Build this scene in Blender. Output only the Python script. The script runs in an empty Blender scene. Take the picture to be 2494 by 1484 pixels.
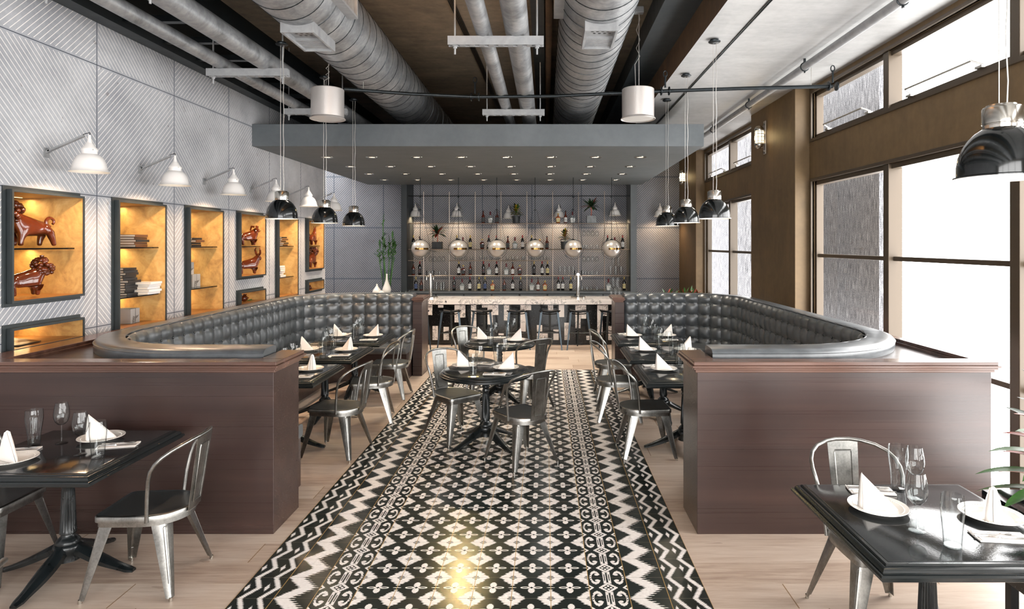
import bpy, math, random
from mathutils import Vector, Matrix
PI = math.pi
random.seed(7)
scn = bpy.context.scene
col = bpy.data.collections.new('restaurant'); scn.collection.children.link(col)
F, U0, V0, H = 1541.0, 1330.0, 594.0, 2.0
sin, cos = math.sin, math.cos

# ------------------------------------------------------------------ camera
cd = bpy.data.cameras.new('camera'); cam = bpy.data.objects.new('camera', cd); col.objects.link(cam)
cam.location = (0, 0, H); cam.rotation_euler = (PI/2, 0, 0)
cd.sensor_width = 36; cd.lens = 36*F/2494; cd.shift_x = -(U0-1247)/2494; cd.shift_y = -(742-V0)/2494
cd.clip_start = 0.05; cd.clip_end = 200
scn.camera = cam
scn.view_settings.view_transform = 'Standard'; scn.view_settings.look = 'None'
scn.view_settings.gamma = 1; scn.view_settings.use_curve_mapping = False
scn.view_settings.exposure = 0.32
cy = scn.cycles
cy.use_adaptive_sampling = True; cy.adaptive_threshold = .035
cy.max_bounces = 7; cy.diffuse_bounces = 3; cy.glossy_bounces = 3; cy.transmission_bounces = 4
cy.transparent_max_bounces = 24; cy.sample_clamp_indirect = 4; cy.caustics_reflective = False; cy.caustics_refractive = False
cy.blur_glossy = 0.5; cy.use_denoising = True

# ------------------------------------------------------------------ node expression helper
class E:
    def __init__(s, nt, sock): s.nt, s.s = nt, sock
    def _m(s, op, *a, clamp=False):
        n = s.nt.nodes.new('ShaderNodeMath'); n.operation = op; n.use_clamp = clamp
        for i, x in enumerate((s,)+a):
            if isinstance(x, E): s.nt.links.new(x.s, n.inputs[i])
            else: n.inputs[i].default_value = x
        return E(s.nt, n.outputs[0])
    def __add__(s, o): return s._m('ADD', o)
    __radd__ = __add__
    def __sub__(s, o): return s._m('SUBTRACT', o)
    def __rsub__(s, o): return (s*-1.0)+o
    def __mul__(s, o): return s._m('MULTIPLY', o)
    __rmul__ = __mul__
    def __truediv__(s, o): return s._m('DIVIDE', o)
    def abs(s): return s._m('ABSOLUTE')
    def floor(s): return s._m('FLOOR')
    def fract(s): return s._m('FRACT')
    def sin(s): return s._m('SINE')
    def sqrt(s): return s._m('SQRT')
    def lt(s, o): return s._m('LESS_THAN', o)
    def gt(s, o): return s._m('GREATER_THAN', o)
    def max(s, o): return s._m('MAXIMUM', o)
    def min(s, o): return s._m('MINIMUM', o)
    def pp(s, o): return s._m('PINGPONG', o)
    def mod(s, o): return s._m('FLOORED_MODULO', o)

def srgb(r, g, b):
    f = lambda c: (c/255/12.92) if c/255 <= 0.04045 else ((c/255+0.055)/1.055)**2.4
    return (f(r), f(g), f(b), 1)

def newmat(name):
    m = bpy.data.materials.new(name); m.use_nodes = True
    nt = m.node_tree; b = nt.nodes['Principled BSDF']
    return m, nt, b
def coords(nt):
    g = nt.nodes.new('ShaderNodeNewGeometry'); s = nt.nodes.new('ShaderNodeSeparateXYZ')
    nt.links.new(g.outputs['Position'], s.inputs[0])
    return g.outputs['Position'], E(nt, s.outputs[0]), E(nt, s.outputs[1]), E(nt, s.outputs[2])
def objco(nt):
    g = nt.nodes.new('ShaderNodeTexCoord'); return g.outputs['Object']
def noise(nt, vec, scale, detail=4, rough=.55, sc=None, dist=0):
    if sc is not None:
        mp = nt.nodes.new('ShaderNodeMapping'); mp.inputs['Scale'].default_value = sc
        nt.links.new(vec, mp.inputs[0]); vec = mp.outputs[0]
    n = nt.nodes.new('ShaderNodeTexNoise'); n.inputs['Scale'].default_value = scale
    n.inputs['Detail'].default_value = detail; n.inputs['Roughness'].default_value = rough; n.inputs['Distortion'].default_value = dist
    nt.links.new(vec, n.inputs['Vector']); return E(nt, n.outputs[0])
def ramp(nt, fac, stops):
    r = nt.nodes.new('ShaderNodeValToRGB'); nt.links.new(fac.s, r.inputs[0])
    while len(r.color_ramp.elements) < len(stops): r.color_ramp.elements.new(.5)
    for e, (p, c) in zip(r.color_ramp.elements, stops): e.position = p; e.color = c
    return r.outputs[0]
def mix(nt, fac, a, b):
    n = nt.nodes.new('ShaderNodeMix'); n.data_type = 'RGBA'
    if isinstance(fac, E): nt.links.new(fac.s, n.inputs[0])
    else: n.inputs[0].default_value = fac
    for i, x in ((6, a), (7, b)):
        if isinstance(x, tuple): n.inputs[i].default_value = x
        else: nt.links.new(x, n.inputs[i])
    return n.outputs[2]
def bump(nt, b, h, strength=.3, dist=.01):
    n = nt.nodes.new('ShaderNodeBump'); n.inputs['Strength'].default_value = strength; n.inputs['Distance'].default_value = dist
    nt.links.new(h.s, n.inputs['Height']); nt.links.new(n.outputs[0], b.inputs['Normal'])
def setc(b, nt, c):
    if isinstance(c, tuple): b.inputs['Base Color'].default_value = c
    else: nt.links.new(c, b.inputs['Base Color'])

MATS = {}
def simple(name, c, rough=.5, metal=0, spec=.5, var=0.0, vs=8, bmp=0, bs=60, coat=0, emit=None, es=0):
    if name in MATS: return MATS[name]
    m, nt, b = newmat(name)
    v = objco(nt)
    if var:
        n = noise(nt, v, vs, 5)
        d = tuple(x*(1-var) for x in c[:3])+(1,); l = tuple(min(1, x*(1+var)) for x in c[:3])+(1,)
        setc(b, nt, ramp(nt, n, [(.3, d), (.7, l)]))
        r = n*(.25)+(rough-.125); nt.links.new(r.s, b.inputs['Roughness'])
    else:
        setc(b, nt, c); b.inputs['Roughness'].default_value = rough
    b.inputs['Metallic'].default_value = metal; b.inputs['Specular IOR Level'].default_value = spec
    if coat: b.inputs['Coat Weight'].default_value = coat; b.inputs['Coat Roughness'].default_value = .08
    if bmp: bump(nt, b, noise(nt, v, bs, 3), bmp, .004)
    if emit: b.inputs['Emission Color'].default_value = emit; b.inputs['Emission Strength'].default_value = es
    MATS[name] = m; return m

def glassmat(name, tint=(1, 1, 1, 1), refl=.08, rough=.0, edge=.45, streak=False):
    m = bpy.data.materials.new(name); m.use_nodes = True; nt = m.node_tree; nt.nodes.clear()
    o = nt.nodes.new('ShaderNodeOutputMaterial'); t = nt.nodes.new('ShaderNodeBsdfTransparent'); g = nt.nodes.new('ShaderNodeBsdfGlossy')
    t.inputs[0].default_value = tint; g.inputs['Roughness'].default_value = rough
    lw = nt.nodes.new('ShaderNodeLayerWeight'); lw.inputs[0].default_value = .5
    f = E(nt, lw.outputs['Facing']); f = (f*f*f*f)*edge+refl
    if edge > .3:
        q = E(nt, lw.outputs['Facing']); q = q*q*q*q*q
        nt.links.new(mix(nt, q, tint, (.12, .13, .14, 1)), t.inputs[0])
    mx = nt.nodes.new('ShaderNodeMixShader'); nt.links.new(f.s, mx.inputs[0]); nt.links.new(t.outputs[0], mx.inputs[1]); nt.links.new(g.outputs[0], mx.inputs[2])
    nt.links.new(mx.outputs[0], o.inputs[0]); MATS[name] = m; return m

# ---- concrete with diagonal inlaid lines
def stripe_wall(name, axis, seam_h, pitch_h, rows, rowp, base, dark, line, flip=0, sp=.0565, lw=.135, seamcol=(.05, .06, .08, 1), vs=1.3, linefade=1.0):
    m, nt, b = newmat(name); pos, X, Y, Z = coords(nt)
    A = Y if axis == 'y' else X
    a = (A-seam_h)/pitch_h; r = (Z-rows)/rowp
    ci = (a.floor()+r.floor()+float(flip)).mod(2.0)              # 0/1 checkerboard
    sgn = ci*2.0-1.0
    s = ((Z+A*sgn)/sp).fract()
    stripe = s.lt(lw)
    ea = (a.fract()-.5).abs(); er = (r.fract()-.5).abs()
    edge = ea.gt(.5-.012).max(er.gt(.5-.016))
    stripe = stripe*(1.0-edge)
    seam = ea.gt(.5-.0038).max(er.gt(.5-.0032))
    n1 = noise(nt, pos, vs, 7, .65); n2 = noise(nt, pos, 28, 4, .6); n3 = noise(nt, pos, 9, 2, .5)
    c = ramp(nt, n1, [(.3, dark), (.68, base)])
    pit = n3.lt(.27)
    sp_ = n2*.5+.72
    mm = nt.nodes.new('ShaderNodeMix'); mm.data_type = 'RGBA'; mm.blend_type = 'MULTIPLY'; mm.inputs[0].default_value = .55
    nt.links.new(c, mm.inputs[6]); cc = nt.nodes.new('ShaderNodeCombineColor')
    for i in range(3): nt.links.new(sp_.s, cc.inputs[i])
    nt.links.new(cc.outputs[0], mm.inputs[7]); c = mm.outputs[2]
    c = mix(nt, pit*.45, c, (.12, .1, .09, 1))
    c = mix(nt, stripe*(n2*.5+.62)*linefade, c, line)
    c = mix(nt, seam, c, seamcol)
    setc(b, nt, c); b.inputs['Roughness'].default_value = .75
    bump(nt, b, (n2*.3)+(1.0-stripe)*.6-seam*1.0, .25, .006)
    MATS[name] = m; return m

# ---- chequered ikat tile floor inlay
TS, TX0, TY1 = .2230, -1.757, 10.028        # tile size, left edge, far edge
def ikat():
    m, nt, b = newmat('ikat_tiles'); pos, X, Y, Z = coords(nt)
    p = (X-TX0)/TS; q = (TY1-Y)/TS
    pi_ = p.floor(); pf = p.fract(); qf = q.fract()
    # serration: jagged saw along q shifting x edges
    saw = (q*22.0).fract()-.5
    saw2 = (q*11.0).fract()-.5
    jag = saw.abs()*.10-.025
    hsh = ((q*22.0).floor()*12.9898).sin()*43.758; hsh = hsh.fract()-.5
    tri = (qf-.5).abs()*-2.0+1.0                 # 0 at grout, 1 mid
    # --- centre (diamonds at the corners, flowers at the tile centres)
    cx = (pf+.5).fract()-.5; cyq = (qf+.5).fract()-.5
    qs = (cyq*22.0).floor()/22.0+.0227
    ax = cx.abs()+hsh*.07+jag*1.1
    dia = (ax/.37+qs.abs()/.40).lt(1.0)
    hole = (cx.abs()/.12+cyq.abs()/.13).lt(1.0)*((cyq*14.0).fract().lt(.55))
    dia = dia*(1.0-hole)
    fx = pf-.5; fy = qf-.5
    fxj = fx.abs()+jag*.5
    lobe = ((fxj/.085)*(fxj/.085)+((fy.abs()-.13)/.125)*((fy.abs()-.13)/.125)).lt(1.0)
    pe = ((fx.abs()-.165)/.125)*((fx.abs()-.165)/.125)+(fy/.05)*(fy/.05)
    petal = pe.lt(1.0)*(1.0-(((fx.abs()-.17)/.075)*((fx.abs()-.17)/.075)+(fy/.02)*(fy/.02)).lt(1.0))
    ctr = (fx.abs()/.05+fy.abs()/.045).lt(1.0)
    dash = ((cx/.11)*(cx/.11)+(fy/.016)*(fy/.016)).lt(1.0)
    flower = lobe.max(petal)*(1.0-ctr)
    Mc = dia.max(flower).max(dash)
    # --- big zigzag (translated, not mirrored)
    j1 = jag*1.6+hsh*.05
    Lz = tri*.46+.0+j1; Rz = tri*.46+.39-j1
    zz = pf.gt(Lz)*pf.lt(Rz)
    spike = pf.gt(Rz-.02)*pf.lt(Rz+.13+hsh*.08)*(saw2.abs().lt(.13))
    Mz = zz.max(spike)
    # --- outer double thin zigzags and stars
    j2 = jag*1.1+hsh*.015
    def thin(c0, w):
        d = (pf-(tri*.26+c0)).abs()
        return (d+j2).lt(w)
    Mo = thin(.15, .065).max(thin(.65, .065))
    def star(c0):
        dx = (pf-c0).abs()+j2*.7; dy = (qf-.5).abs()
        return (dx/.06+dy/.17).lt(1.0)
    Mo = Mo.max(star(.10)).max(star(.615))
    # --- scroll band
    mx = (pf-.5).abs()
    dd = (mx+jag*.5)/.255+(qf-.5).abs()/.25
    dring = dd.lt(1.0)*dd.gt(.62)
    def dot(cx_, cy_): return ((((mx-cx_)/.035)*((mx-cx_)/.035))+((qf-.5-cy_).abs()/.04)*((qf-.5-cy_).abs()/.04)).lt(1.0)
    dots = dot(.0, .075).max(dot(0, -.075)).max(dot(.07, 0))
    qc = cyq
    link = ((mx-.062+0.0).abs()+jag*.4).lt(.038)*qc.abs().lt(.30)*(1.0-((mx-.062).abs().lt(.013)*qc.abs().lt(.16)))
    rx = (mx-.31)/.135; ry = qc/.31
    rr = (rx*rx+ry*ry).sqrt()+jag*1.8
    cring = rr.lt(1.08)*rr.gt(.70)*(1.0-(mx.lt(.30)*qc.abs().lt(.13)))
    hk = ((((mx-.26)/.06)*((mx-.26)/.06))+((qc.abs()-.145)/.05)*((qc.abs()-.145)/.05)).lt(1.0)
    ch = ((mx-.43).abs().lt(.012))*(((qc*9.0).fract()-.5).abs().lt(.25))*(qc.abs().lt(.2))
    etri = ((.5-mx)/.13+(qf-.5).abs()/.14).lt(1.0)*((.5-mx)/.06+(qf-.5).abs()/.06).gt(1.0)
    Ms = dring.max(dots).max(link).max(cring*(1.0-ch)).max(hk).max(etri)
    # --- select
    isO = pi_.lt(.5).max(pi_.gt(10.5)); isZ = pi_.gt(.5)*pi_.lt(1.5)
    isZ = isZ.max(pi_.gt(9.5)*pi_.lt(10.5)); isS = (pi_.gt(1.5)*pi_.lt(2.5)).max(pi_.gt(8.5)*pi_.lt(9.5))
    isC = 1.0-isO.max(isZ).max(isS)
    M = (Mo*isO).max(Mz*isZ).max(Ms*isS).max(Mc*isC)
    n1 = noise(nt, pos, 3.2, 6, .65); n2 = noise(nt, pos, 45, 3)
    darkc = ramp(nt, n1, [(.35, srgb(22, 28, 27)), (.62, srgb(32, 39, 37)), (.8, srgb(52, 43, 28))])
    c = mix(nt, M, darkc, ramp(nt, n2, [(.2, srgb(226, 218, 213)), (.8, srgb(248, 242, 238))]))
    gx = (cx.abs()).lt(.009); gy = cyq.abs().lt(.006)
    c = mix(nt, gy*.8, c, srgb(120, 112, 100)); c = mix(nt, gx, c, srgb(176, 140, 84))
    setc(b, nt, c)
    r = n2*.10+(n1*.26)+(M*.10)+.02; nt.links.new(r.s, b.inputs['Roughness'])
    b.inputs['Specular IOR Level'].default_value = .5
    bump(nt, b, (1.0-gx.max(gy))*.5+noise(nt, pos, 90, 2)*.12, .15, .003)
    MATS['ikat'] = m; return m

def planks():
    m, nt, b = newmat('plank_floor'); pos, X, Y, Z = coords(nt)
    pw = .249
    r = (Y-.232)/pw; ri = r.floor(); rf = r.fract()
    off = (ri*12.9898).sin()*43.7585; off = off.fract()
    a = X/1.9+off*1.0; af = a.fract(); ai = a.floor()
    hs = ((ri*7.13+ai*3.71).sin()*437.58).fract()
    ad = nt.nodes.new('ShaderNodeCombineXYZ'); nt.links.new(X.s, ad.inputs[0]); nt.links.new((Y+hs*9.0).s, ad.inputs[1]); nt.links.new((hs*5.0).s, ad.inputs[2])
    g1 = noise(nt, ad.outputs[0], 2.2, 8, .65, sc=(1, 11, 1), dist=.5); g2 = noise(nt, ad.outputs[0], 9, 4, .6, sc=(1, 22, 1))
    c = ramp(nt, g1*.65+hs*.22+g2*.15, [(.3, srgb(150, 127, 111)), (.5, srgb(186, 166, 149)), (.72, srgb(206, 190, 175))])
    gy = (rf-.5).abs().gt(.5-.008); gx = (af-.5).abs().gt(.5-.0016)
    c = mix(nt, gy*.55, c, srgb(205, 190, 170)); c = mix(nt, gx, c, srgb(128, 98, 62))
    knots = noise(nt, ad.outputs[0], 3.1, 2, .5, sc=(1, 2.2, 1)).gt(.72)
    c = mix(nt, knots*.35, c, srgb(120, 92, 74))
    setc(b, nt, c); nt.links.new((g2*.2+.32).s, b.inputs['Roughness'])
    bump(nt, b, g2*.25-gy.max(gx)*.6, .12, .004)
    MATS['planks'] = m; return m

def woodmat(name, dark, mid, light, axis='x', rough=.35, scale=1.0):
    m, nt, b = newmat(name); v = objco(nt)
    sc = {'x': (.5, 9, 9), 'y': (9, .5, 9), 'z': (9, 9, .5)}[axis]; sf = {'x': (.12, 40, 40), 'y': (40, .12, 40), 'z': (40, 40, .12)}[axis]
    n = noise(nt, v, 1.1*scale, 3, .45, sc=sc, dist=.3); n2 = noise(nt, v, 3*scale, 4, .6, sc=sf); n3 = noise(nt, v, 1.3, 3, .5)
    c = ramp(nt, n*.5+n2*.14+n3*.36, [(.34, dark), (.5, mid), (.66, light)])
    setc(b, nt, c); nt.links.new((n2*.2+(rough-.1)).s, b.inputs['Roughness'])
    bump(nt, b, n2, .03, .002); b.inputs['Coat Weight'].default_value = .3; b.inputs['Coat Roughness'].default_value = .25
    MATS[name] = m; return m

def concrete(name, a, c_, rough=.8, vs=1.2, bm=.2):
    m, nt, b = newmat(name); pos, X, Y, Z = coords(nt)
    n = noise(nt, pos, vs, 8, .62, dist=.6); n2 = noise(nt, pos, 14, 5, .6); n3 = noise(nt, pos, 2.0, 6, .7, sc=(1, 5, 1))
    c = ramp(nt, n*.5+n2*.2+n3*.3, [(.34, a), (.64, c_)])
    setc(b, nt, c); b.inputs['Roughness'].default_value = rough
    bump(nt, b, n2, bm, .004); MATS[name] = m; return m

def marblemat():
    m, nt, b = newmat('white_marble'); pos, X, Y, Z = coords(nt)
    n = noise(nt, pos, 5.5, 9, .72, dist=1.6); n2 = noise(nt, pos, 16, 6, .7, dist=.8); n3 = noise(nt, pos, 3, 2)
    v1 = (n-.5).abs().lt(.012+.0); v2 = n2.lt(.345); g = n3.gt(.47)
    c = mix(nt, (v1*g).max(v2), srgb(246, 238, 233), srgb(34, 38, 42))
    setc(b, nt, c); b.inputs['Roughness'].default_value = .12; MATS['marble'] = m; return m
def granitemat():
    m, nt, b = newmat('black_granite'); pos, X, Y, Z = coords(nt)
    n = noise(nt, pos, 70, 2, .5); n2 = noise(nt, pos, 6, 5)
    c = mix(nt, n.gt(.70)*.5, ramp(nt, n2, [(.3, srgb(8, 10, 12)), (.8, srgb(24, 26, 28))]), srgb(170, 170, 170))
    setc(b, nt, c); b.inputs['Roughness'].default_value = .13; MATS['granite'] = m; return m
def goldmat():
    m, nt, b = newmat('gold_plaster'); pos, X, Y, Z = coords(nt)
    n = noise(nt, pos, 5, 8, .65, dist=1.2); n2 = noise(nt, pos, 22, 5)
    c = ramp(nt, n*.8+n2*.2, [(.33, srgb(160, 122, 72)), (.5, srgb(196, 156, 94)), (.68, srgb(214, 180, 120))])
    setc(b, nt, c); b.inputs['Roughness'].default_value = .6; MATS['gold'] = m; return m
def leathermat():
    m, nt, b = newmat('black_leather'); v = objco(nt)
    n = noise(nt, v, 9, 6, .6); n2 = noise(nt, v, 160, 3)
    c = ramp(nt, n, [(.3, srgb(50, 55, 59)), (.7, srgb(82, 87, 91))])
    setc(b, nt, c); nt.links.new((n*.2+.27).s, b.inputs['Roughness']); b.inputs['Specular IOR Level'].default_value = .9; b.inputs['Coat Weight'].default_value = .35; b.inputs['Coat Roughness'].default_value = .28
    bump(nt, b, n2*.4+n, .10, .004); MATS['leather'] = m; return m
def steelmat():
    m, nt, b = newmat('brushed_steel'); v = objco(nt)
    n = noise(nt, v, 11, 6, .65); n2 = noise(nt, v, 90, 3)
    c = ramp(nt, n*.7+n2*.3, [(.3, srgb(112, 112, 110)), (.7, srgb(172, 170, 165))])
    setc(b, nt, c); b.inputs['Metallic'].default_value = 1; nt.links.new((n*.25+.2).s, b.inputs['Roughness'])
    MATS['steel'] = m; return m
def galvmat():
    m, nt, b = newmat('galvanised_duct'); v = objco(nt)
    n = noise(nt, v, 3.2, 7, .65, dist=.7); n2 = noise(nt, v, 24, 4)
    c = ramp(nt, n*.75+n2*.25, [(.33, srgb(104, 106, 108)), (.5, srgb(150, 152, 154)), (.7, srgb(190, 190, 190))])
    setc(b, nt, c); b.inputs['Metallic'].default_value = .55; nt.links.new((n*.3+.28).s, b.inputs['Roughness'])
    MATS['galv'] = m; return m
def wornblack():
    m, nt, b = newmat('worn_black_paint'); v = objco(nt)
    n = noise(nt, v, 14, 8, .75, sc=(1, 1, 3)); n2 = noise(nt, v, 3, 2)
    w = n.gt(.66)
    c = mix(nt, w, srgb(20, 25, 26), srgb(120, 84, 38))
    setc(b, nt, c); b.inputs['Roughness'].default_value = .22; b.inputs['Specular IOR Level'].default_value = .6
    bump(nt, b, n, .08, .003); MATS['worn'] = m; return m
def tabletopmat():
    m, nt, b = newmat('black_lacquer'); v = objco(nt)
    n = noise(nt, v, 130, 2, .6); n2 = noise(nt, v, 2, 3)
    c = ramp(nt, n2, [(.3, srgb(20, 24, 26)), (.7, srgb(32, 35, 37))])
    setc(b, nt, c); nt.links.new((n*.07+.07).s, b.inputs['Roughness']); b.inputs['Specular IOR Level'].default_value = .8
    bump(nt, b, n, .11, .0015); MATS['lacquer'] = m; return m
def screenmat():
    m, nt, b = newmat('ribbed_concrete'); pos, X, Y, Z = coords(nt)
    n = noise(nt, pos, 34, 5, .75, sc=(3, 3, .12)); n2 = noise(nt, pos, 60, 3, .6)
    c = ramp(nt, n*.75+n2*.25, [(.38, (.03, .031, .034, 1)), (.5, (.10, .10, .106, 1)), (.64, (.32, .32, .33, 1))])
    setc(b, nt, c); b.inputs['Roughness'].default_value = .9; b.inputs['Specular IOR Level'].default_value = 0
    MATS['screen'] = m; return m

stripe_wall('wall_left_mat', 'y', 5.775, 1.2, 1.243, 1.195, srgb(188, 189, 193), srgb(140, 142, 148), srgb(244, 240, 234), flip=1, lw=.135)
stripe_wall('wall_back_mat', 'x', -3.945, 1.2, 1.153, 1.235, srgb(124, 131, 141), srgb(100, 107, 118), srgb(222, 208, 198), flip=0, sp=.056, lw=.15)
ikat(); planks(); marblemat(); granitemat(); goldmat(); leathermat(); steelmat(); galvmat(); wornblack(); tabletopmat(); screenmat()
woodmat('darkwood', srgb(44, 30, 27), srgb(55, 39, 35), srgb(68, 49, 44), 'x', .3)
woodmat('capwood', srgb(66, 45, 38), srgb(92, 66, 56), srgb(112, 82, 70), 'x', .22)
woodmat('honeywood', srgb(120, 74, 30), srgb(158, 104, 48), srgb(176, 124, 64), 'y', .4)
concrete('ceil_dark', srgb(80, 72, 62), srgb(138, 124, 104), .85, 1.1)
concrete('ceil_light', srgb(150, 150, 150), srgb(184, 184, 183), .55, 1.0, .1)
concrete('rust', srgb(58, 44, 30), srgb(100, 72, 44), .8, 3.0)
concrete('canopy', srgb(84, 90, 93), srgb(102, 107, 110), .55, 1.5, .08)
concrete('wall_right_mat', srgb(92, 74, 50), srgb(120, 97, 66), .6, 1.6, .15)
concrete('galv_flat', srgb(128, 130, 132), srgb(160, 161, 162), .45, 9, .1)
simple('frame', srgb(54, 60, 62), .4, .3, var=.12)
simple('winframe', srgb(78, 66, 52), .35, .2)
simple('postdark', srgb(48, 54, 57), .5, var=.1)
simple('white_enamel', srgb(236, 232, 228), .28, coat=.3)
simple('china', srgb(240, 234, 226), .22, coat=.5)
simple('napkin', srgb(242, 236, 230), .85, bmp=.1, bs=300)
simple('black_enamel', srgb(16, 20, 21), .16, .35, coat=.6, var=.3, vs=4)
simple('chrome', srgb(196, 192, 184), .18, 1, var=.1)
simple('cutlery_steel', srgb(205, 203, 200), .16, 1)
simple('darkmetal', srgb(44, 49, 52), .35, .7, var=.2)
simple('blackmetal', srgb(22, 25, 27), .28, .5)
simple('rackmetal', srgb(178, 166, 156), .3, .8)
simple('wire', srgb(190, 186, 180), .35, .6)
simple('seatmetal', srgb(64, 67, 68), .34, .35, var=.25, vs=9)
simple('glaze', srgb(96, 44, 22), .12, 0, .5, var=.3, vs=6, coat=.4)
simple('bookdark', srgb(24, 24, 26), .4); simple('bookbrown', srgb(92, 58, 34), .5); simple('page', srgb(236, 228, 214), .8)
simple('giftgrey', srgb(168, 166, 162), .7); simple('ribbon', srgb(110, 108, 104), .5); simple('shelfglass', srgb(10, 12, 14), .05)
simple('leaf', srgb(54, 96, 38), .4, var=.35, vs=20); simple('leafdark', srgb(30, 52, 30), .4, var=.3, vs=20)
simple('leafyellow', srgb(150, 132, 40), .42, var=.4, vs=30); simple('leafred', srgb(150, 62, 44), .45, var=.3, vs=25)
simple('stem', srgb(70, 118, 52), .45, var=.2, vs=30); simple('stemred', srgb(190, 104, 84), .5)
simple('potdark', srgb(46, 50, 52), .5, var=.4, vs=12); simple('potgrey', srgb(120, 124, 126), .5, var=.3, vs=12)
simple('pebble', srgb(226, 220, 212), .5); simple('soil', srgb(40, 32, 26), .9)
simple('wine', srgb(18, 14, 14), .08, coat=.6); simple('whisky', srgb(150, 74, 22), .08, coat=.6); simple('whiskydark', srgb(92, 34, 20), .08, coat=.6)
simple('clearliq', srgb(150, 156, 154), .1, coat=.5)
simple('capred', srgb(150, 40, 42), .35); simple('capgold', srgb(206, 180, 104), .35); simple('capblack', srgb(26, 26, 28), .4); simple('capwine', srgb(98, 26, 34), .35)
simple('labwhite', srgb(226, 224, 220), .6); simple('labcream', srgb(222, 206, 150), .6); simple('labdark', srgb(60, 64, 66), .6); simple('labblue', srgb(76, 92, 130), .6); simple('print', srgb(60, 58, 58), .6)
simple('bulb', srgb(255, 240, 210), .3, emit=(1, .86, .55, 1), es=7)
simple('led', srgb(255, 230, 180), .3, emit=(1, .72, .3, 1), es=3)
simple('downled', srgb(255, 240, 220), .3, emit=(1, .86, .62, 1), es=3)
simple('sconceglass', srgb(255, 240, 205), .3, emit=(1, .84, .55, 1), es=2.6)
glassmat('glass', (.95, .96, .96, 1), .034, .0, .5)
glassmat('pane', (.985, .99, .99, 1), .02, .0, .25)
glassmat('globe_clear', (.9, .9, .9, 1), .10, .05, .6)
m, nt, b = newmat('globe_frost'); MATS['globe'] = m
_p = objco(nt); _s = nt.nodes.new('ShaderNodeSeparateXYZ'); nt.links.new(_p, _s.inputs[0])
b.inputs['Base Color'].default_value = srgb(190, 184, 178); b.inputs['Roughness'].default_value = .28; b.inputs['Metallic'].default_value = .6
M = MATS

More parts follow.
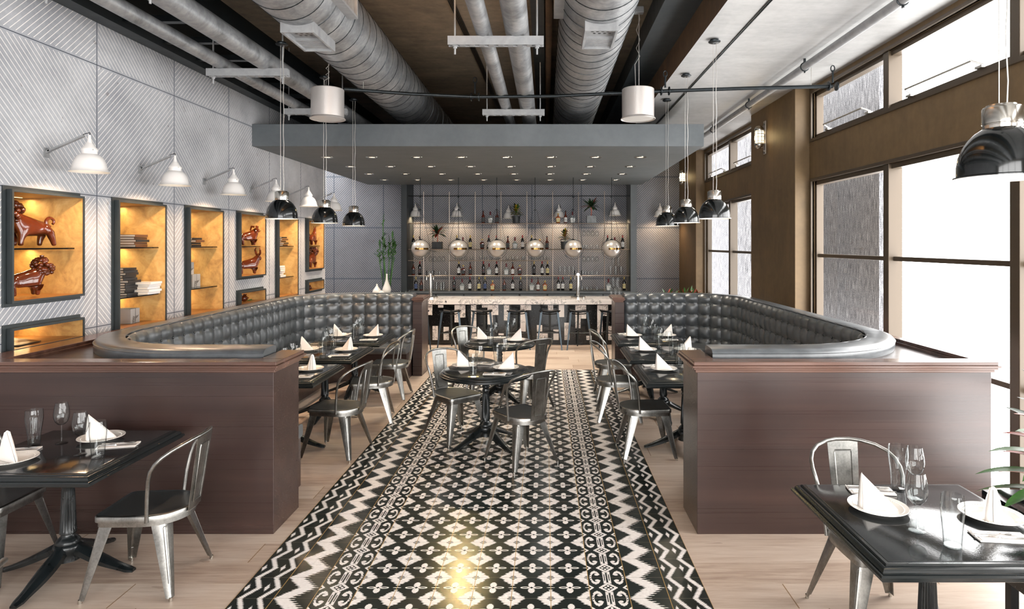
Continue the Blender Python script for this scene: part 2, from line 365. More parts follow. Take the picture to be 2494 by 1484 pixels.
# ------------------------------------------------------------------ mesh helper
class MB:
    def __init__(s): s.v, s.f, s.mi, s.m = [], [], [], 0
    def add(s, vs, fs, m=None):
        o = len(s.v); s.v += [tuple(v) for v in vs]; s.f += [[i+o for i in f] for f in fs]
        s.mi += [s.m if m is None else m]*len(fs); return s
    def box(s, x0, x1, y0, y1, z0, z1, m=None):
        v = [(x, y, z) for z in (z0, z1) for y in (y0, y1) for x in (x0, x1)]
        return s.add(v, [(0, 2, 3, 1), (4, 5, 7, 6), (0, 1, 5, 4), (2, 6, 7, 3), (0, 4, 6, 2), (1, 3, 7, 5)], m)
    def rbox(s, c, sx, sy, sz, rz=0, m=None):          # box centred at c, turned about z
        v = []
        for z in (-sz/2, sz/2):
            for y in (-sy/2, sy/2):
                for x in (-sx/2, sx/2):
                    v.append((c[0]+x*cos(rz)-y*sin(rz), c[1]+x*sin(rz)+y*cos(rz), c[2]+z))
        return s.add(v, [(0, 2, 3, 1), (4, 5, 7, 6), (0, 1, 5, 4), (2, 6, 7, 3), (0, 4, 6, 2), (1, 3, 7, 5)], m)
    def loft(s, rings, closed=True, cap0=False, cap1=False, m=None):
        n = len(rings[0]); vs = [p for r in rings for p in r]; fs = []
        for i in range(len(rings)-1):
            for j in range(n if closed else n-1):
                a, b_ = i*n+j, i*n+(j+1) % n
                fs.append((a, b_, b_+n, a+n))
        if cap0: fs.append(tuple(reversed(range(n))))
        if cap1: fs.append(tuple((len(rings)-1)*n+j for j in range(n)))
        return s.add(vs, fs, m)
    def lathe(s, prof, c=(0, 0, 0), seg=24, m=None, flute=None, ax=None, a0=0, a1=2*PI):
        full = abs(a1-a0-2*PI) < 1e-6
        rings = []
        for k, (r, z) in enumerate(prof):
            ring = []
            for j in range(seg if full else seg+1):
                t = a0+(a1-a0)*j/seg; rr = max(r, 1e-5)
                if flute and flute[0] <= z <= flute[1]: rr *= 1-flute[3]*(0.5-0.5*cos(t*flute[2]))
                p = Vector((rr*cos(t), rr*sin(t), z))
                if ax is not None: p = ax @ p
                ring.append((c[0]+p.x, c[1]+p.y, c[2]+p.z))
            rings.append(ring)
        return s.loft(rings, full, m=m)
    def tube(s, pts, r, seg=8, closed=False, m=None, caps=True):
        pts = [Vector(p) for p in pts]; n = len(pts); rings = []
        rs = r if isinstance(r, (list, tuple)) else [r]*n
        up = None
        for i, p in enumerate(pts):
            if closed: t = pts[(i+1) % n]-pts[i-1]
            else: t = pts[min(i+1, n-1)]-pts[max(i-1, 0)]
            t.normalize()
            if up is None:
                up = Vector((0, 0, 1)) if abs(t.z) < .9 else Vector((1, 0, 0))
            a = t.cross(up); 
            if a.length < 1e-4: a = t.orthogonal()
            a.normalize(); b_ = a.cross(t).normalized(); up = b_
            rings.append([p+a*(rs[i]*cos(2*PI*j/seg))+b_*(rs[i]*sin(2*PI*j/seg)) for j in range(seg)])
        if closed: rings.append(rings[0])
        return s.loft(rings, True, caps and not closed, caps and not closed, m)
    def ball(s, c, r, seg=16, rings=10, sc=(1, 1, 1), m=None):
        R = []
        for i in range(rings+1):
            t = -PI/2+PI*i/rings
            R.append([(c[0]+sc[0]*max(r*cos(t), 1e-5)*cos(2*PI*j/seg), c[1]+sc[1]*max(r*cos(t), 1e-5)*sin(2*PI*j/seg), c[2]+sc[2]*r*sin(t)) for j in range(seg)])
        return s.loft(R, m=m)
    def prism(s, poly, z0, z1, m=None):
        return s.loft([[(x, y, z0) for x, y in poly], [(x, y, z1) for x, y in poly]], True, True, True, m)
    def build(s, name, mats, parent=None, smooth=35, bevel=0, loc=None, seg=2):
        me = bpy.data.meshes.new(name); me.from_pydata(s.v, [], s.f)
        for mt in (mats if isinstance(mats, (list, tuple)) else [mats]): me.materials.append(M[mt] if isinstance(mt, str) else mt)
        if any(s.mi): me.polygons.foreach_set('material_index', s.mi)
        import bmesh
        bm = bmesh.new(); bm.from_mesh(me)
        bmesh.ops.remove_doubles(bm, verts=bm.verts, dist=1e-6)
        bmesh.ops.recalc_face_normals(bm, faces=bm.faces); bm.to_mesh(me); bm.free()
        if smooth:
            me.polygons.foreach_set('use_smooth', [True]*len(me.polygons))
            me.set_sharp_from_angle(angle=math.radians(smooth))
        o = bpy.data.objects.new(name, me); col.objects.link(o)
        if parent is not None: o.parent = parent
        if loc: o.location = loc
        if bevel:
            bv = o.modifiers.new('bevel', 'BEVEL'); bv.width = bevel; bv.segments = seg; bv.limit_method = 'ANGLE'; bv.angle_limit = math.radians(40)
            bv.harden_normals = False
        return o

KIDS = {}
def thing(name, label, cat, loc=(0, 0, 0), rz=0, group=None):
    o = bpy.data.objects.new(name, None); col.objects.link(o); o.empty_display_size = .05
    o.location = loc; o.rotation_euler = (0, 0, rz); o['label'] = label; o['category'] = cat
    if group: o['group'] = group
    return o
def tag(o, label, cat, group=None):
    o['label'] = label; o['category'] = cat
    if group: o['group'] = group
    return o
def struct(o, label=None):
    o['kind'] = 'structure'
    if label: o['label'] = label
    return o
def kids(o):
    return [c for c in col.objects if c.parent == o]
def dup(root, label, loc, rz=0, group=None, rx=0, cache={}):
    key = root.name
    if key not in cache:
        cache[key] = [(c, kids(c)) for c in kids(root)]
    r = root.copy(); col.objects.link(r); r.location = loc; r.rotation_euler = (rx, 0, rz); r['label'] = label
    if group: r['group'] = group
    for c, sub in cache[key]:
        d = c.copy(); col.objects.link(d); d.parent = r
        for g in sub:
            e = g.copy(); col.objects.link(e); e.parent = d
    return r
class Maker:                                   # first call moves the prototype itself, later calls copy it
    def __init__(s, proto, z=0): s.p, s.used, s.z = proto, False, z
    def __call__(s, label, loc, rz=0, group=None, rx=0):
        if not s.used:
            s.used = True; s.pend = (label, loc, rz, group, rx)
            # keep the prototype at the origin until finish() so that copies stay clean
            return s.p
        return dup(s.p, label, loc, rz, group, rx)
    def finish(s):
        if s.used:
            label, loc, rz, group, rx = s.pend
            s.p.location = loc; s.p.rotation_euler = (rx, 0, rz); s.p['label'] = label
            if group: s.p['group'] = group
ORD = ['first', 'second', 'third', 'fourth', 'fifth', 'sixth', 'seventh', 'eighth', 'ninth', 'tenth']

# ------------------------------------------------------------------ lights
def point(loc, e, c=(1, .8, .55), r=.03):
    d = bpy.data.lights.new('lamp_light', 'POINT'); d.energy = e; d.color = c; d.shadow_soft_size = r
    o = bpy.data.objects.new('lamp_light', d); col.objects.link(o); o.location = loc; return o
def spot(loc, e, c=(1, .85, .62), r=.04, size=100, blend=.6, rot=(0, 0, 0)):
    d = bpy.data.lights.new('spot_light', 'SPOT'); d.energy = e; d.color = c; d.shadow_soft_size = r; d.spot_size = math.radians(size); d.spot_blend = blend
    o = bpy.data.objects.new('spot_light', d); col.objects.link(o); o.location = loc; o.rotation_euler = rot; return o
def area(loc, sx, sy, rot, e, c=(1, 1, 1), portal=False, name='strip_light'):
    d = bpy.data.lights.new(name, 'AREA'); d.shape = 'RECTANGLE'; d.size = sx; d.size_y = sy; d.energy = e; d.color = c
    if portal: d.cycles.is_portal = True
    o = bpy.data.objects.new(name, d); col.objects.link(o); o.location = loc; o.rotation_euler = rot; return o

w = bpy.data.worlds.new('daylight'); scn.world = w; w.use_nodes = True
bg = w.node_tree.nodes['Background']; bg.inputs[0].default_value = (1.0, .985, .97, 1); bg.inputs[1].default_value = SKY = 8.5
w.cycles.sampling_method = 'MANUAL'; w.cycles.sample_map_resolution = 64

# ================================================================== THE ROOM
XL, XR, XP = -4.1, 3.42, 3.23
YB, YE, YN = -2.6, 15.35, 11.74
ZC, ZU = 4.02, 4.60
# floor
o = MB().box(-6.8, 3.8, YB-.2, YE+.2, -.12, 0).build('floor', 'planks', smooth=0); struct(o, 'pale wooden plank floor')
o = MB().box(TX0, TX0+12*TS, YB, TY1, -.1, .003).build('floor.001', 'ikat', smooth=0); struct(o, 'black and white patterned tile walkway set in the plank floor')
# left wall with niches cut in
NW = [(4.575+.215+1.2*i, 4.575+.975+1.2*i) for i in range(6)]         # Y-range of each niche
tall = [False, True, True, False, True, False]
holes = []
for (a, b_), t in zip(NW, tall):
    holes += [(a, b_, 1.165, 2.415)] if t else [(a, b_, 1.545, 2.415), (a, b_, 1.175, 1.355)]
mb = MB()
ys = sorted({YB, YN} | {h for x in holes for h in x[:2]}); zs = sorted({0, ZC} | {h for x in holes for h in x[2:]})
for i in range(len(ys)-1):
    for j in range(len(zs)-1):
        yc, zc = (ys[i]+ys[i+1])/2, (zs[j]+zs[j+1])/2
        if any(h[0] < yc < h[1] and h[2] < zc < h[3] for h in holes): continue
        mb.add([(XL, ys[i], zs[j]), (XL, ys[i+1], zs[j]), (XL, ys[i+1], zs[j+1]), (XL, ys[i], zs[j+1])], [(0, 1, 2, 3)])
mb.box(XL-.9, XL, YN-.001, YN, 0, ZC)
mb.box(XL-.9, XL-.88, YB, YN, 0, ZC)
mb.box(XL-.9, XL, YB, YB+.01, 0, ZC)
struct(mb.build('wall_left', 'wall_left_mat', smooth=0), 'pale concrete wall with diagonal inlaid lines')
# back wall, recess wall
struct(MB().box(-6.7, 3.6, YE, YE+.15, 0, ZU+.1).build('wall_back', 'wall_back_mat', smooth=0), 'dark slate wall with diagonal inlaid lines behind the bar')
struct(MB().box(-6.7, -6.6, YN, YE, 0, ZU+.1).box(-6.7, XL-.85, YN-.1, YN, 0, ZU+.1).build('wall_recess', 'wall_back_mat', smooth=0))
# right wall with window openings
BAYS = [(-2.3, .66, 1), (1.12, 8.12, 4), (10.06, 13.55, 2)]
# per bay: list of panes in Y
def panes(y0, y1, n):
    w_ = (y1-y0)/n; return [(y0+i*w_, y0+(i+1)*w_) for i in range(n)]
ZL = (.06, 2.80); ZH = (3.345, 3.93)
mb = MB()
edges = [YB] + [e for b_ in BAYS for e in b_[:2]] + [YE]
for i in range(0, len(edges), 2): mb.box(XR, XR+.13, edges[i], edges[i+1], 0, ZC)
for y0, y1, n in BAYS:
    mb.box(XR, XR+.13, y0, y1, 0, ZL[0]); mb.box(XR, XR+.13, y0, y1, ZL[1], ZH[0]); mb.box(XR, XR+.13, y0, y1, ZH[1], ZC)
struct(mb.build('wall_right', 'wall_right_mat', smooth=0), 'dark olive brown plaster wall around the windows')
for k, (a, b_) in enumerate([(8.21, 9.97), (13.64, YE)]):
    struct(MB().box(XP, XR, a, b_, 0, ZC).build('trim_%d' % (k+1), 'wall_right_mat', smooth=0, bevel=.004), ['brown plaster pilaster carrying the nearer cage light', 'brown plaster pilaster in the far corner'][k])
wn = 0
for y0, y1, n in BAYS:
    for z0, z1, low in ((ZL[0], ZL[1], True), (ZH[0], ZH[1], False)):
        wn += 1
        root = MB()
        # outer casing standing a little proud of the plaster, then stepped reveal
        t = .035
        for (ya, yb, za, zb) in ((y0-t, y1+t, z1, z1+t), (y0-t, y1+t, z0-t if z0 > .1 else 0, z0), (y0-t, y0, z0, z1), (y1, y1+t, z0, z1)):
            root.box(XR-.022, XR+.02, ya, yb, za, zb)
        wo = root.build('window_%d' % wn, 'winframe', smooth=0, bevel=.003); struct(wo)
        fr = MB(); g = .05
        fr.box(XR+.03, XR+.12, y0, y1, z1-g, z1); fr.box(XR+.03, XR+.12, y0, y1, z0, z0+g)
        pn = panes(y0, y1, n)
        for i, (a, b_) in enumerate(pn):
            if i == 0: fr.box(XR+.03, XR+.12, a, a+g, z0, z1)
            else: fr.box(XR-.0, XR+.14, a-.05, a+.05, z0, z1)
            if i == n-1: fr.box(XR+.03, XR+.12, b_-g, b_, z0, z1)
            if low:
                for zz in (1.85, .93): fr.box(XR+.05, XR+.10, a, b_, zz-.022, zz+.022)
        fr.build('frame', 'winframe', wo, smooth=0, bevel=.004)
        for i, (a, b_) in enumerate(pn):
            MB().add([(XR+.085, a+.03, z0+.03), (XR+.085, b_-.03, z0+.03), (XR+.085, b_-.03, z1-.03), (XR+.085, a+.03, z1-.03)], [(0, 1, 2, 3)]).build('pane', 'pane', wo, smooth=0)
            if not low:
                ya, yb = a+.38, b_-.38
                hb = MB().tube([(XR+.04, ya, z0+.07), (XR-.04, ya+.03, z0+.11), (XR-.04, yb-.03, z0+.11), (XR+.04, yb, z0+.07)], .009, 8)
                hb.box(XR+.0, XR+.05, ya-.03, ya+.05, z0+.045, z0+.065); hb.box(XR+.0, XR+.05, yb-.05, yb+.03, z0+.045, z0+.065)
                hb.build('opening_bar', 'wire', wo)
        area((XR+.32, (y0+y1)/2, (z0+z1)/2), z1-z0, y1-y0, (0, PI/2, 0), 1, portal=True, name='window_portal')
# wall behind the camera, mostly glazed
mb = MB(); OB = (-3.2, 2.6, .3, 3.7)
mb.box(XL-.9, OB[0], YB-.2, YB, 0, ZC+.7).box(OB[1], XR+.3, YB-.2, YB, 0, ZC+.7).box(OB[0], OB[1], YB-.2, YB, 0, OB[2]).box(OB[0], OB[1], YB-.2, YB, OB[3], ZC+.7)
struct(mb.build('wall_front', 'wall_right_mat', smooth=0))
wo = MB()
for x in (-3.2, -1.75, -.3, 1.15, 2.54): wo.box(x, x+.06, YB-.12, YB-.04, OB[2], OB[3])
for z in (OB[2], 1.9, OB[3]-.06): wo.box(OB[0], OB[1], YB-.11, YB-.05, z, z+.06)
wo = struct(wo.build('window_9', 'winframe', smooth=0))
area(((OB[0]+OB[1])/2, YB-.22, (OB[2]+OB[3])/2), OB[1]-OB[0], OB[3]-OB[2], (PI/2, 0, PI), 1, portal=True, name='window_portal')
# outside ribbed concrete screens
for k, (a, b_) in enumerate([(9.5, 13.2), (15.9, 22.5)]):
    t = tag(MB().box(5.0, 5.18, a, b_, -.5, 7.5).build('concrete_screen', 'screen', smooth=0), ['ribbed grey screen outside the nearer windows', 'ribbed grey screen outside the far window bay'][k], 'screen', 'ribbed screens outside the windows')

# ceilings
mb = MB().box(XL-.9, 1.505, YB, YE, ZU, ZU+.12)
struct(mb.build('ceiling', 'ceil_dark', smooth=0), 'dark raised concrete ceiling over the ducts')
mb = MB(); mb.box(1.505, XR+.3, YB, YE, ZC, ZU+.12)
mb.mi[-6:] = [0]*6
for i in range(len(mb.f)-6, len(mb.f)):
    if all(abs(mb.v[j][0]-1.505) < 1e-4 for j in mb.f[i]): mb.mi[i] = 1
struct(mb.build('ceiling.001', ['ceil_light', 'rust'], smooth=0), 'pale concrete ceiling strip along the windows with a rusty edge')
struct(MB().box(1.845, 1.853, YB, 14.5, ZC-.012, ZC).box(1.861, 1.869, YB, 14.5, ZC-.012, ZC).build('trim_3', 'darkmetal', smooth=0), 'thin twin track along the pale ceiling')
struct(MB().box(XL-.9, XL+.16, YB, YE, ZC, ZU).build('trim_4', 'postdark', smooth=0), 'dark beam over the striped wall')
mb = MB()
for k in range(16): 
    y = 1.5+.62*k+.045
    mb.box(XL+.16, XL+1.0, y, y+.07, ZC+.05, ZC+.11)
mb.box(XL+.9, XL+1.0, YB, 12.5, ZC+.11, ZC+.3)
struct(mb.build('trim_5', 'darkmetal', smooth=0), 'dark battens between wall beam and pipes')
for x in (-1.45, -.02, .95):
    pass
struct(MB().box(1.14, 1.505, YB, 15.3, ZU-.26, ZU).box(-.16, -.02, YB, 15.3, ZU-.2, ZU).build('trim_6', 'postdark', smooth=0), 'dark beams under the raised ceiling')
# canopy over the bar
struct(MB().box(XL+.001, 2.2, 8.82, 14.55, 3.36, 3.67).build('trim_7', 'canopy', smooth=0, bevel=.004), 'slate grey lowered ceiling slab with downlights over the bar')
# dark posts framing the bottle shelves
for k, (a, b_) in enumerate([(-3.335, -3.205), (1.945, 2.085)]):
    struct(MB().box(a, b_, 14.55, 15.3, 0, 3.62).build('trim_%d' % (8+k), 'canopy' if k else 'postdark', smooth=0), 'dark post framing the bottle shelves')

MAKERS = []
NORD = ['nearest', 'second', 'third', 'fourth', 'fifth', 'farthest']
# ================================================================== DISPLAY NICHES in the left wall
def niche(y0, y1, z0, z1, label, shelves, grp):
    t = thing('display_niche', label, 'display niche', (XL, (y0+y1)/2, z0), 0, grp)
    cx, cyy, cz = XL, (y0+y1)/2, z0
    def L(mb):                                           # to local coordinates
        mb.v = [(x-cx, y-cyy, z-cz) for x, y, z in mb.v]; return mb
    x1, x0 = XL+.055, XL-.60
    # flat surround and protruding box frame
    s = MB()
    e, q = .028, .018
    for a, b_, c, d in ((y0-e, y1+e*.2, z1, z1+e), (y0-e, y1+e*.2, z0-e, z0), (y0-e, y0, z0, z1)):
        s.box(XL-.01, XL+.012, a, b_, c, d)
    L(s).build('surround', 'frame', t, smooth=0, bevel=.002)
    s = MB()
    for a, b_, c, d in ((y0+.004, y1, z1-q, z1), (y0+.004, y1, z0, z0+q), (y0+.004, y0+.004+q, z0+q, z1-q), (y1-q*.8, y1, z0+q, z1-q)):
        s.box(x1-.010, x1, a, b_, c, d)
    k_ = .006
    for a, b_, c, d in ((y0+.004, y1, z1-k_, z1), (y0+.004, y1, z0, z0+k_), (y0+.004, y0+.004+k_, z0+k_, z1-k_), (y1-k_, y1, z0+k_, z1-k_)):
        s.box(XL-.02, x1-.010, a, b_, c, d)
    L(s).build('frame', 'frame', t, smooth=0, bevel=.001)
    i = q*.6
    L(MB().box(x0-.01, x0, y0, y1, z0, z1).box(x0, x1-.011, y1-i, y1-.0065, z0+.007, z1-.007).box(x0, x1-.011, y0+.011, y0+i+.006, z0+.007, z1-.007)).build('lining', 'gold', t, smooth=0)
    L(MB().box(x0, x1-.011, y0+.017, y1-.011, z0+.0065, z0+q)).build('floor_board', 'honeywood', t, smooth=0); L(MB().box(x0, x1-.011, y0+.017, y1-.011, z1-q, z1-.0065)).build('top_board', 'honeywood', t, smooth=0)
    for zz in shelves:
        L(MB().box(x0, XL-.02, y0+i, y1-i-.012, zz-.012, zz)).build('shelf', 'shelfglass', t, smooth=0)
    for zz in [z1-q]+[z-.012 for z in shelves]:
        L(MB().box(XL-.42, XL-.41, y0+.1, y1-.1, zz-.003, zz-.0005)).build('light_strip', 'led', t, smooth=0)
    return t
NS = []
for i, ((a, b_), tl) in enumerate(zip(NW, tall)):
    if tl:
        cont = {1: 'dark and white book stacks', 2: 'books and two grey gift boxes', 4: 'books and white book pile'}[i]
        niche(a, b_, 1.165, 2.415, 'tall gold-lined wall niche holding '+cont, (1.965, 1.475), 'gold-lined niches in the striped wall')
        tops = (2.39, 1.95, 1.46)
    else:
        cont = {0: 'two glossy brown lions, nearest of all', 3: 'glossy ram above horned bull', 5: 'brown horse above shaggy animal'}[i]
        niche(a, b_, 1.545, 2.415, 'square gold-lined wall niche holding '+cont, (1.965,), 'gold-lined niches in the striped wall')
        lab = {0: 'low gold-lined slot niche below the two lion figures, nearest one', 3: 'low gold-lined slot niche under the bull figure, middle one', 5: 'low gold-lined slot niche under the horse figure, farthest one'}[i]
        niche(a, b_, 1.175, 1.355, lab, (), 'gold-lined niches in the striped wall')
        tops = (2.39, 1.95, 1.335)
    for k, z in enumerate(tops):
        area((XL-.41, (a+b_)/2+.12, z-.002), .012, .45, (0, 0, 0), 2.1 if k < 2 else 1.5, (1, .70, .34))

# books: local box, spine towards +X, pages towards -Y
def book_proto(name, cover, wx, wy, h, lab):
    t = thing(name, lab, 'book')
    c = MB(); c.box(-wx/2, wx/2, -wy/2, wy/2, 0, .003).box(-wx/2, wx/2, -wy/2, wy/2, h-.003, h).box(wx/2-.004, wx/2, -wy/2, wy/2, .003, h-.003)
    c.build('cover', cover, t, smooth=0)
    MB().box(-wx/2+.006, wx/2-.004, -wy/2+.005, wy/2-.005, .003, h-.003).build('page_block', 'page', t, smooth=0)
    return t
BK = {k: Maker(book_proto('book', k2, .26, .2, .024, '')) for k, k2 in (('dark', 'bookdark'), ('brown', 'bookbrown'), ('white', 'white_enamel'))}
MAKERS += list(BK.values())
def stack(cols, x, y, z, where, seed, h=.026, dy=0):
    rnd = random.Random(seed); n = len(cols)
    for i, c in enumerate(cols):
        od = 'bottom' if i == 0 else 'top' if i == n-1 else ORD[i]+' from bottom'
        nm = {'dark': 'black hardback book', 'brown': 'brown hardback book', 'white': 'white book'}[c]
        BK[c](nm+', '+od+' of the '+where, (x+rnd.uniform(-.02, .02), y+rnd.uniform(-.02, .02)+dy*i, z+i*h), rnd.uniform(-.06, .06), where)
y1_, y2_, y4_ = NW[1][1], NW[2][1], NW[4][1]
stack(['brown', 'brown', 'dark', 'brown', 'brown'], -4.32, 6.56, 1.966, 'pile on upper shelf of second niche', 1)
stack(['dark']*11, -4.36, 6.46, 1.476, 'black pile on lower shelf of second niche', 2, .0255)
stack(['white']*5, -4.22, 6.62, 1.476, 'white pile on lower shelf of second niche', 3)
stack(['dark', 'dark', 'brown', 'dark'], -4.33, 7.64, 1.966, 'pile on upper shelf of third niche', 4, .027)
stack(['brown', 'dark', 'brown', 'brown', 'dark'], -4.31, 10.12, 1.966, 'pile on upper shelf of fifth niche', 5, .03)
stack(['white']*6, -4.33, 10.07, 1.476, 'white pile on lower shelf of fifth niche', 6, .03)
def gift(w_, h, loc, rz, lab):
    t = thing('gift_box', lab, 'gift box', loc, rz)
    MB().box(-w_/2, w_/2, -w_/2, w_/2, 0, h).build('box', 'giftgrey', t, smooth=0, bevel=.002)
    r = MB()
    for k in range(6):
        a = k*1.05; pts = [(w_/2+.004, .02*cos(a)*j/4+.05*sin(j*.8+k), h*.5+.045*sin(a+j*.7)*j/4-.01*j) for j in range(5)]
        r.tube(pts, .0016, 5)
    r.tube([(w_/2+.003, 0, 0), (w_/2+.003, 0, h), (-w_/2, 0, h+.002)], .002, 5)
    r.build('ribbon', 'ribbon', t)
gift(.19, .155, (-4.33, 7.66, 1.476), .05, 'larger grey gift box with thin ribbon under the smaller box')
gift(.14, .145, (-4.34, 7.60, 1.632), -.05, 'smaller grey gift box stacked on the larger grey box')
gift(.17, .15, (-4.31, 6.5, 1.185), .1, 'grey gift box with ribbon on floor of second niche')
t = thing('open_brochure', 'thin brown folder lying in the nearest low slot niche', 'folder', (-4.30, 5.10, 1.195), .12)
MB().box(-.15, .15, -.16, .1, 0, .006).build('cover', 'bookdark', t, smooth=0)
MB().add([(-.15, -.15, .008), (.13, -.15, .008), (.13, .1, .008), (-.15, .1, .045)], [(0, 1, 2, 3)]).build('sheet', 'honeywood', t, smooth=0)

# glazed pottery animals grown from a skeleton
def skinned(name, verts, edges, mat='glaze', sub=2, parent=None):
    me = bpy.data.meshes.new(name); me.from_pydata([v[:3] for v in verts], edges, [])
    o = bpy.data.objects.new(name, me); col.objects.link(o)
    sk = o.modifiers.new('skin', 'SKIN'); ss = o.modifiers.new('sub', 'SUBSURF'); ss.levels = ss.render_levels = sub
    for i, v in enumerate(verts):
        r = v[3]; me.skin_vertices[0].data[i].radius = (r, r) if not isinstance(r, tuple) else r
    me.skin_vertices[0].data[0].use_root = True
    dg = bpy.context.evaluated_depsgraph_get(); ev = o.evaluated_get(dg)
    nm = bpy.data.meshes.new_from_object(ev); o.modifiers.clear(); o.data = nm
    nm.materials.clear(); nm.materials.append(M[mat]); nm.polygons.foreach_set('use_smooth', [True]*len(nm.polygons))
    if parent: o.parent = parent
    return o
def beast(name, label, loc, rz, s=1.0, kind='lion', up=False):
    t = thing(name, label, 'figurine', loc, rz)
    t.scale = (1, 1, 1)
    S = lambda L: [(a*s, b_*s, c*s, r*s) for a, b_, c, r in L]
    # x forward
    V = [(0, 0, .19, .075), (-.12, 0, .185, .06), (.12, 0, .20, .085), (.17, 0, .27, .07),
         (-.13, .05, .14, .04), (-.15, .055, .07, .026), (-.165, .055, .018, .02),
         (-.13, -.05, .14, .04), (-.11, -.055, .07, .026), (-.105, -.055, .018, .02),
         (.13, .055, .13, .038), (.15, .06, .07, .026), (.15, .06, .018, .022),
         (.13, -.055, .13, .038), (.12, -.06, .07, .026), (.12, -.06, .018, .022)]
    Ed = [(0, 1), (0, 2), (2, 3), (1, 4), (4, 5), (5, 6), (1, 7), (7, 8), (8, 9), (2, 10), (10, 11), (11, 12), (2, 13), (13, 14), (14, 15)]
    n = len(V)
    if kind == 'lion': V += [(.215, 0, .325, .085), (.285, 0, .30, .05)]; Ed += [(3, n), (n, n+1)]
    elif kind == 'horse': V += [(.21, 0, .36, .04), (.235, 0, .43, .034), (.285, 0, .405, .022)]; Ed += [(3, n), (n, n+1), (n+1, n+2)]
    elif kind == 'bull': V += [(.20, 0, .33, .07), (.26, 0, .28, .045)]; Ed += [(3, n), (n, n+1)]
    elif kind == 'ram': V += [(.21, 0, .33, .07), (.25, 0, .29, .045)]; Ed += [(3, n), (n, n+1)]
    elif kind == 'shaggy': V += [(.20, 0, .36, .075), (.25, 0, .33, .05)]; Ed += [(3, n), (n, n+1)]
    skinned('body', S(V), Ed, parent=t)
    def coil(cx, cyy, cz, r0, turns, r, side=0, a0=0, name_='curl'):
        pts = []
        for k in range(15):
            a = a0+turns*2*PI*k/14; rr = r0*(1-.45*k/14)
            pts.append((s*(cx+rr*cos(a)), s*(cyy+side*k*.002), s*(cz+rr*sin(a))))
        MB().tube(pts, [r*s*(1-.4*k/14) for k in range(15)], 8).build(name_, 'glaze', t)
    coil(-.17, 0, .25, .05, .85, .019, a0=-1.4, name_='tail')
    if kind in ('lion', 'shaggy'):
        c = MB(); rnd = random.Random(3)
        hx, hz = (.215, .33) if kind == 'lion' else (.2, .36)
        for k in range(64):
            a = rnd.uniform(0, 2*PI); b_ = rnd.uniform(-1.1, 1.2)
            r = .094; x = hx-.02+r*cos(b_)*cos(a)*.9; y = r*cos(b_)*sin(a)*1.05; z = hz+r*sin(b_)
            if x > hx+.05: continue
            c.ball((s*x, s*y, s*z), s*.023, 8, 6)
        for k in range(10): c.ball((s*(.16-.02*k), 0, s*(.30-.006*k+.0)), s*.017, 8, 6)
        c.build('mane', 'glaze', t)
        f = MB()
        for sy in (-1, 1):
            f.ball((s*.285, sy*s*.034, s*.345), s*.019, 8, 6); f.ball((s*.30, sy*s*.022, s*.30), s*.026, 8, 6)
            f.ball((s*.20, sy*s*.075, s*.39), s*.02, 8, 6, (1, .6, 1.3))
        f.ball((s*.325, 0, s*.325), s*.017, 8, 6); f.ball((s*.30, 0, s*.265), s*.024, 8, 6)
        f.build('face', 'glaze', t)
        if up: MB().lathe([(.02*s, .40*s), (.022*s, .42*s), (.014*s, .43*s), (.022*s, .445*s), (.02*s, .46*s), (.001, .462*s)], (.2*s, 0, 0), 12).build('knob', 'glaze', t)
    if kind in ('bull', 'ram'):
        for sy in (-1, 1):
            if kind == 'bull': pts = [(s*.2, sy*s*.05, s*.37), (s*.2, sy*s*.11, s*.40), (s*.19, sy*s*.13, s*.46), (s*.2, sy*s*.10, s*.50)]
            else: pts = [(s*.19, sy*s*.05, s*.38), (s*.15, sy*s*.09, s*.39), (s*.14, sy*s*.11, s*.32), (s*.19, sy*s*.115, s*.28), (s*.23, sy*s*.10, s*.31)]
            MB().tube(pts, [s*.024, s*.021, s*.016, s*.008]+([s*.005] if kind == 'ram' else []), 8).build('horn', 'glaze', t)
    if kind == 'horse':
        c = MB()
        for k in range(9): c.ball((s*(.15+.010*k), 0, s*(.30+.018*k)), s*.016, 8, 6, (1.2, .6, 1))
        c.build('mane', 'glaze', t)
        for sy in (-1, 1): MB().tube([(s*.225, sy*s*.018, s*.45), (s*.22, sy*s*.022, s*.50)], [s*.012, s*.002], 6).build('ear', 'glaze', t)
    return t
beast('lion_figurine', 'glossy brown lion figurine with curled tail on niche shelf', (-4.27, 5.26, 1.966), -PI/2-.25, .88, 'lion')
beast('lion_figurine', 'glossy brown lion figurine looking up on nearest niche floor', (-4.25, 5.13, 1.564), PI/2-.35, .74, 'lion', True)
beast('ram_figurine', 'glossy brown ram figurine above the bull', (-4.21, 8.90, 1.966), PI/2-.6, .72, 'ram')
beast('bull_figurine', 'glossy brown horned bull figurine below the ram', (-4.20, 8.88, 1.564), PI/2-.8, .76, 'bull')
beast('horse_figurine', 'glossy brown long-necked horse figurine in farthest square niche', (-4.19, 11.30, 1.966), PI/2, .72, 'horse')
beast('shaggy_figurine', 'glossy brown shaggy-maned animal figurine in farthest square niche', (-4.19, 11.24, 1.564), PI/2, .82, 'shaggy')
t = thing('porcupine_figurine', 'small brown spiny figurine in the middle low slot niche', 'figurine', (-4.20, 8.80, 1.194))
c = MB().ball((0, 0, .045), .045, 12, 8, (1, 1.2, 1)); c.build('body', 'glaze', t)
c = MB(); rnd = random.Random(5)
for k in range(40):
    a, b_ = rnd.uniform(0, 2*PI), rnd.uniform(0, 1.4); d = Vector((cos(a)*cos(b_), sin(a)*cos(b_), sin(b_)))
    c.tube([Vector((0, 0, .045))+d*.04, Vector((0, 0, .045))+d*.07], [.006, .001], 5)
c.build('spines', 'glaze', t)
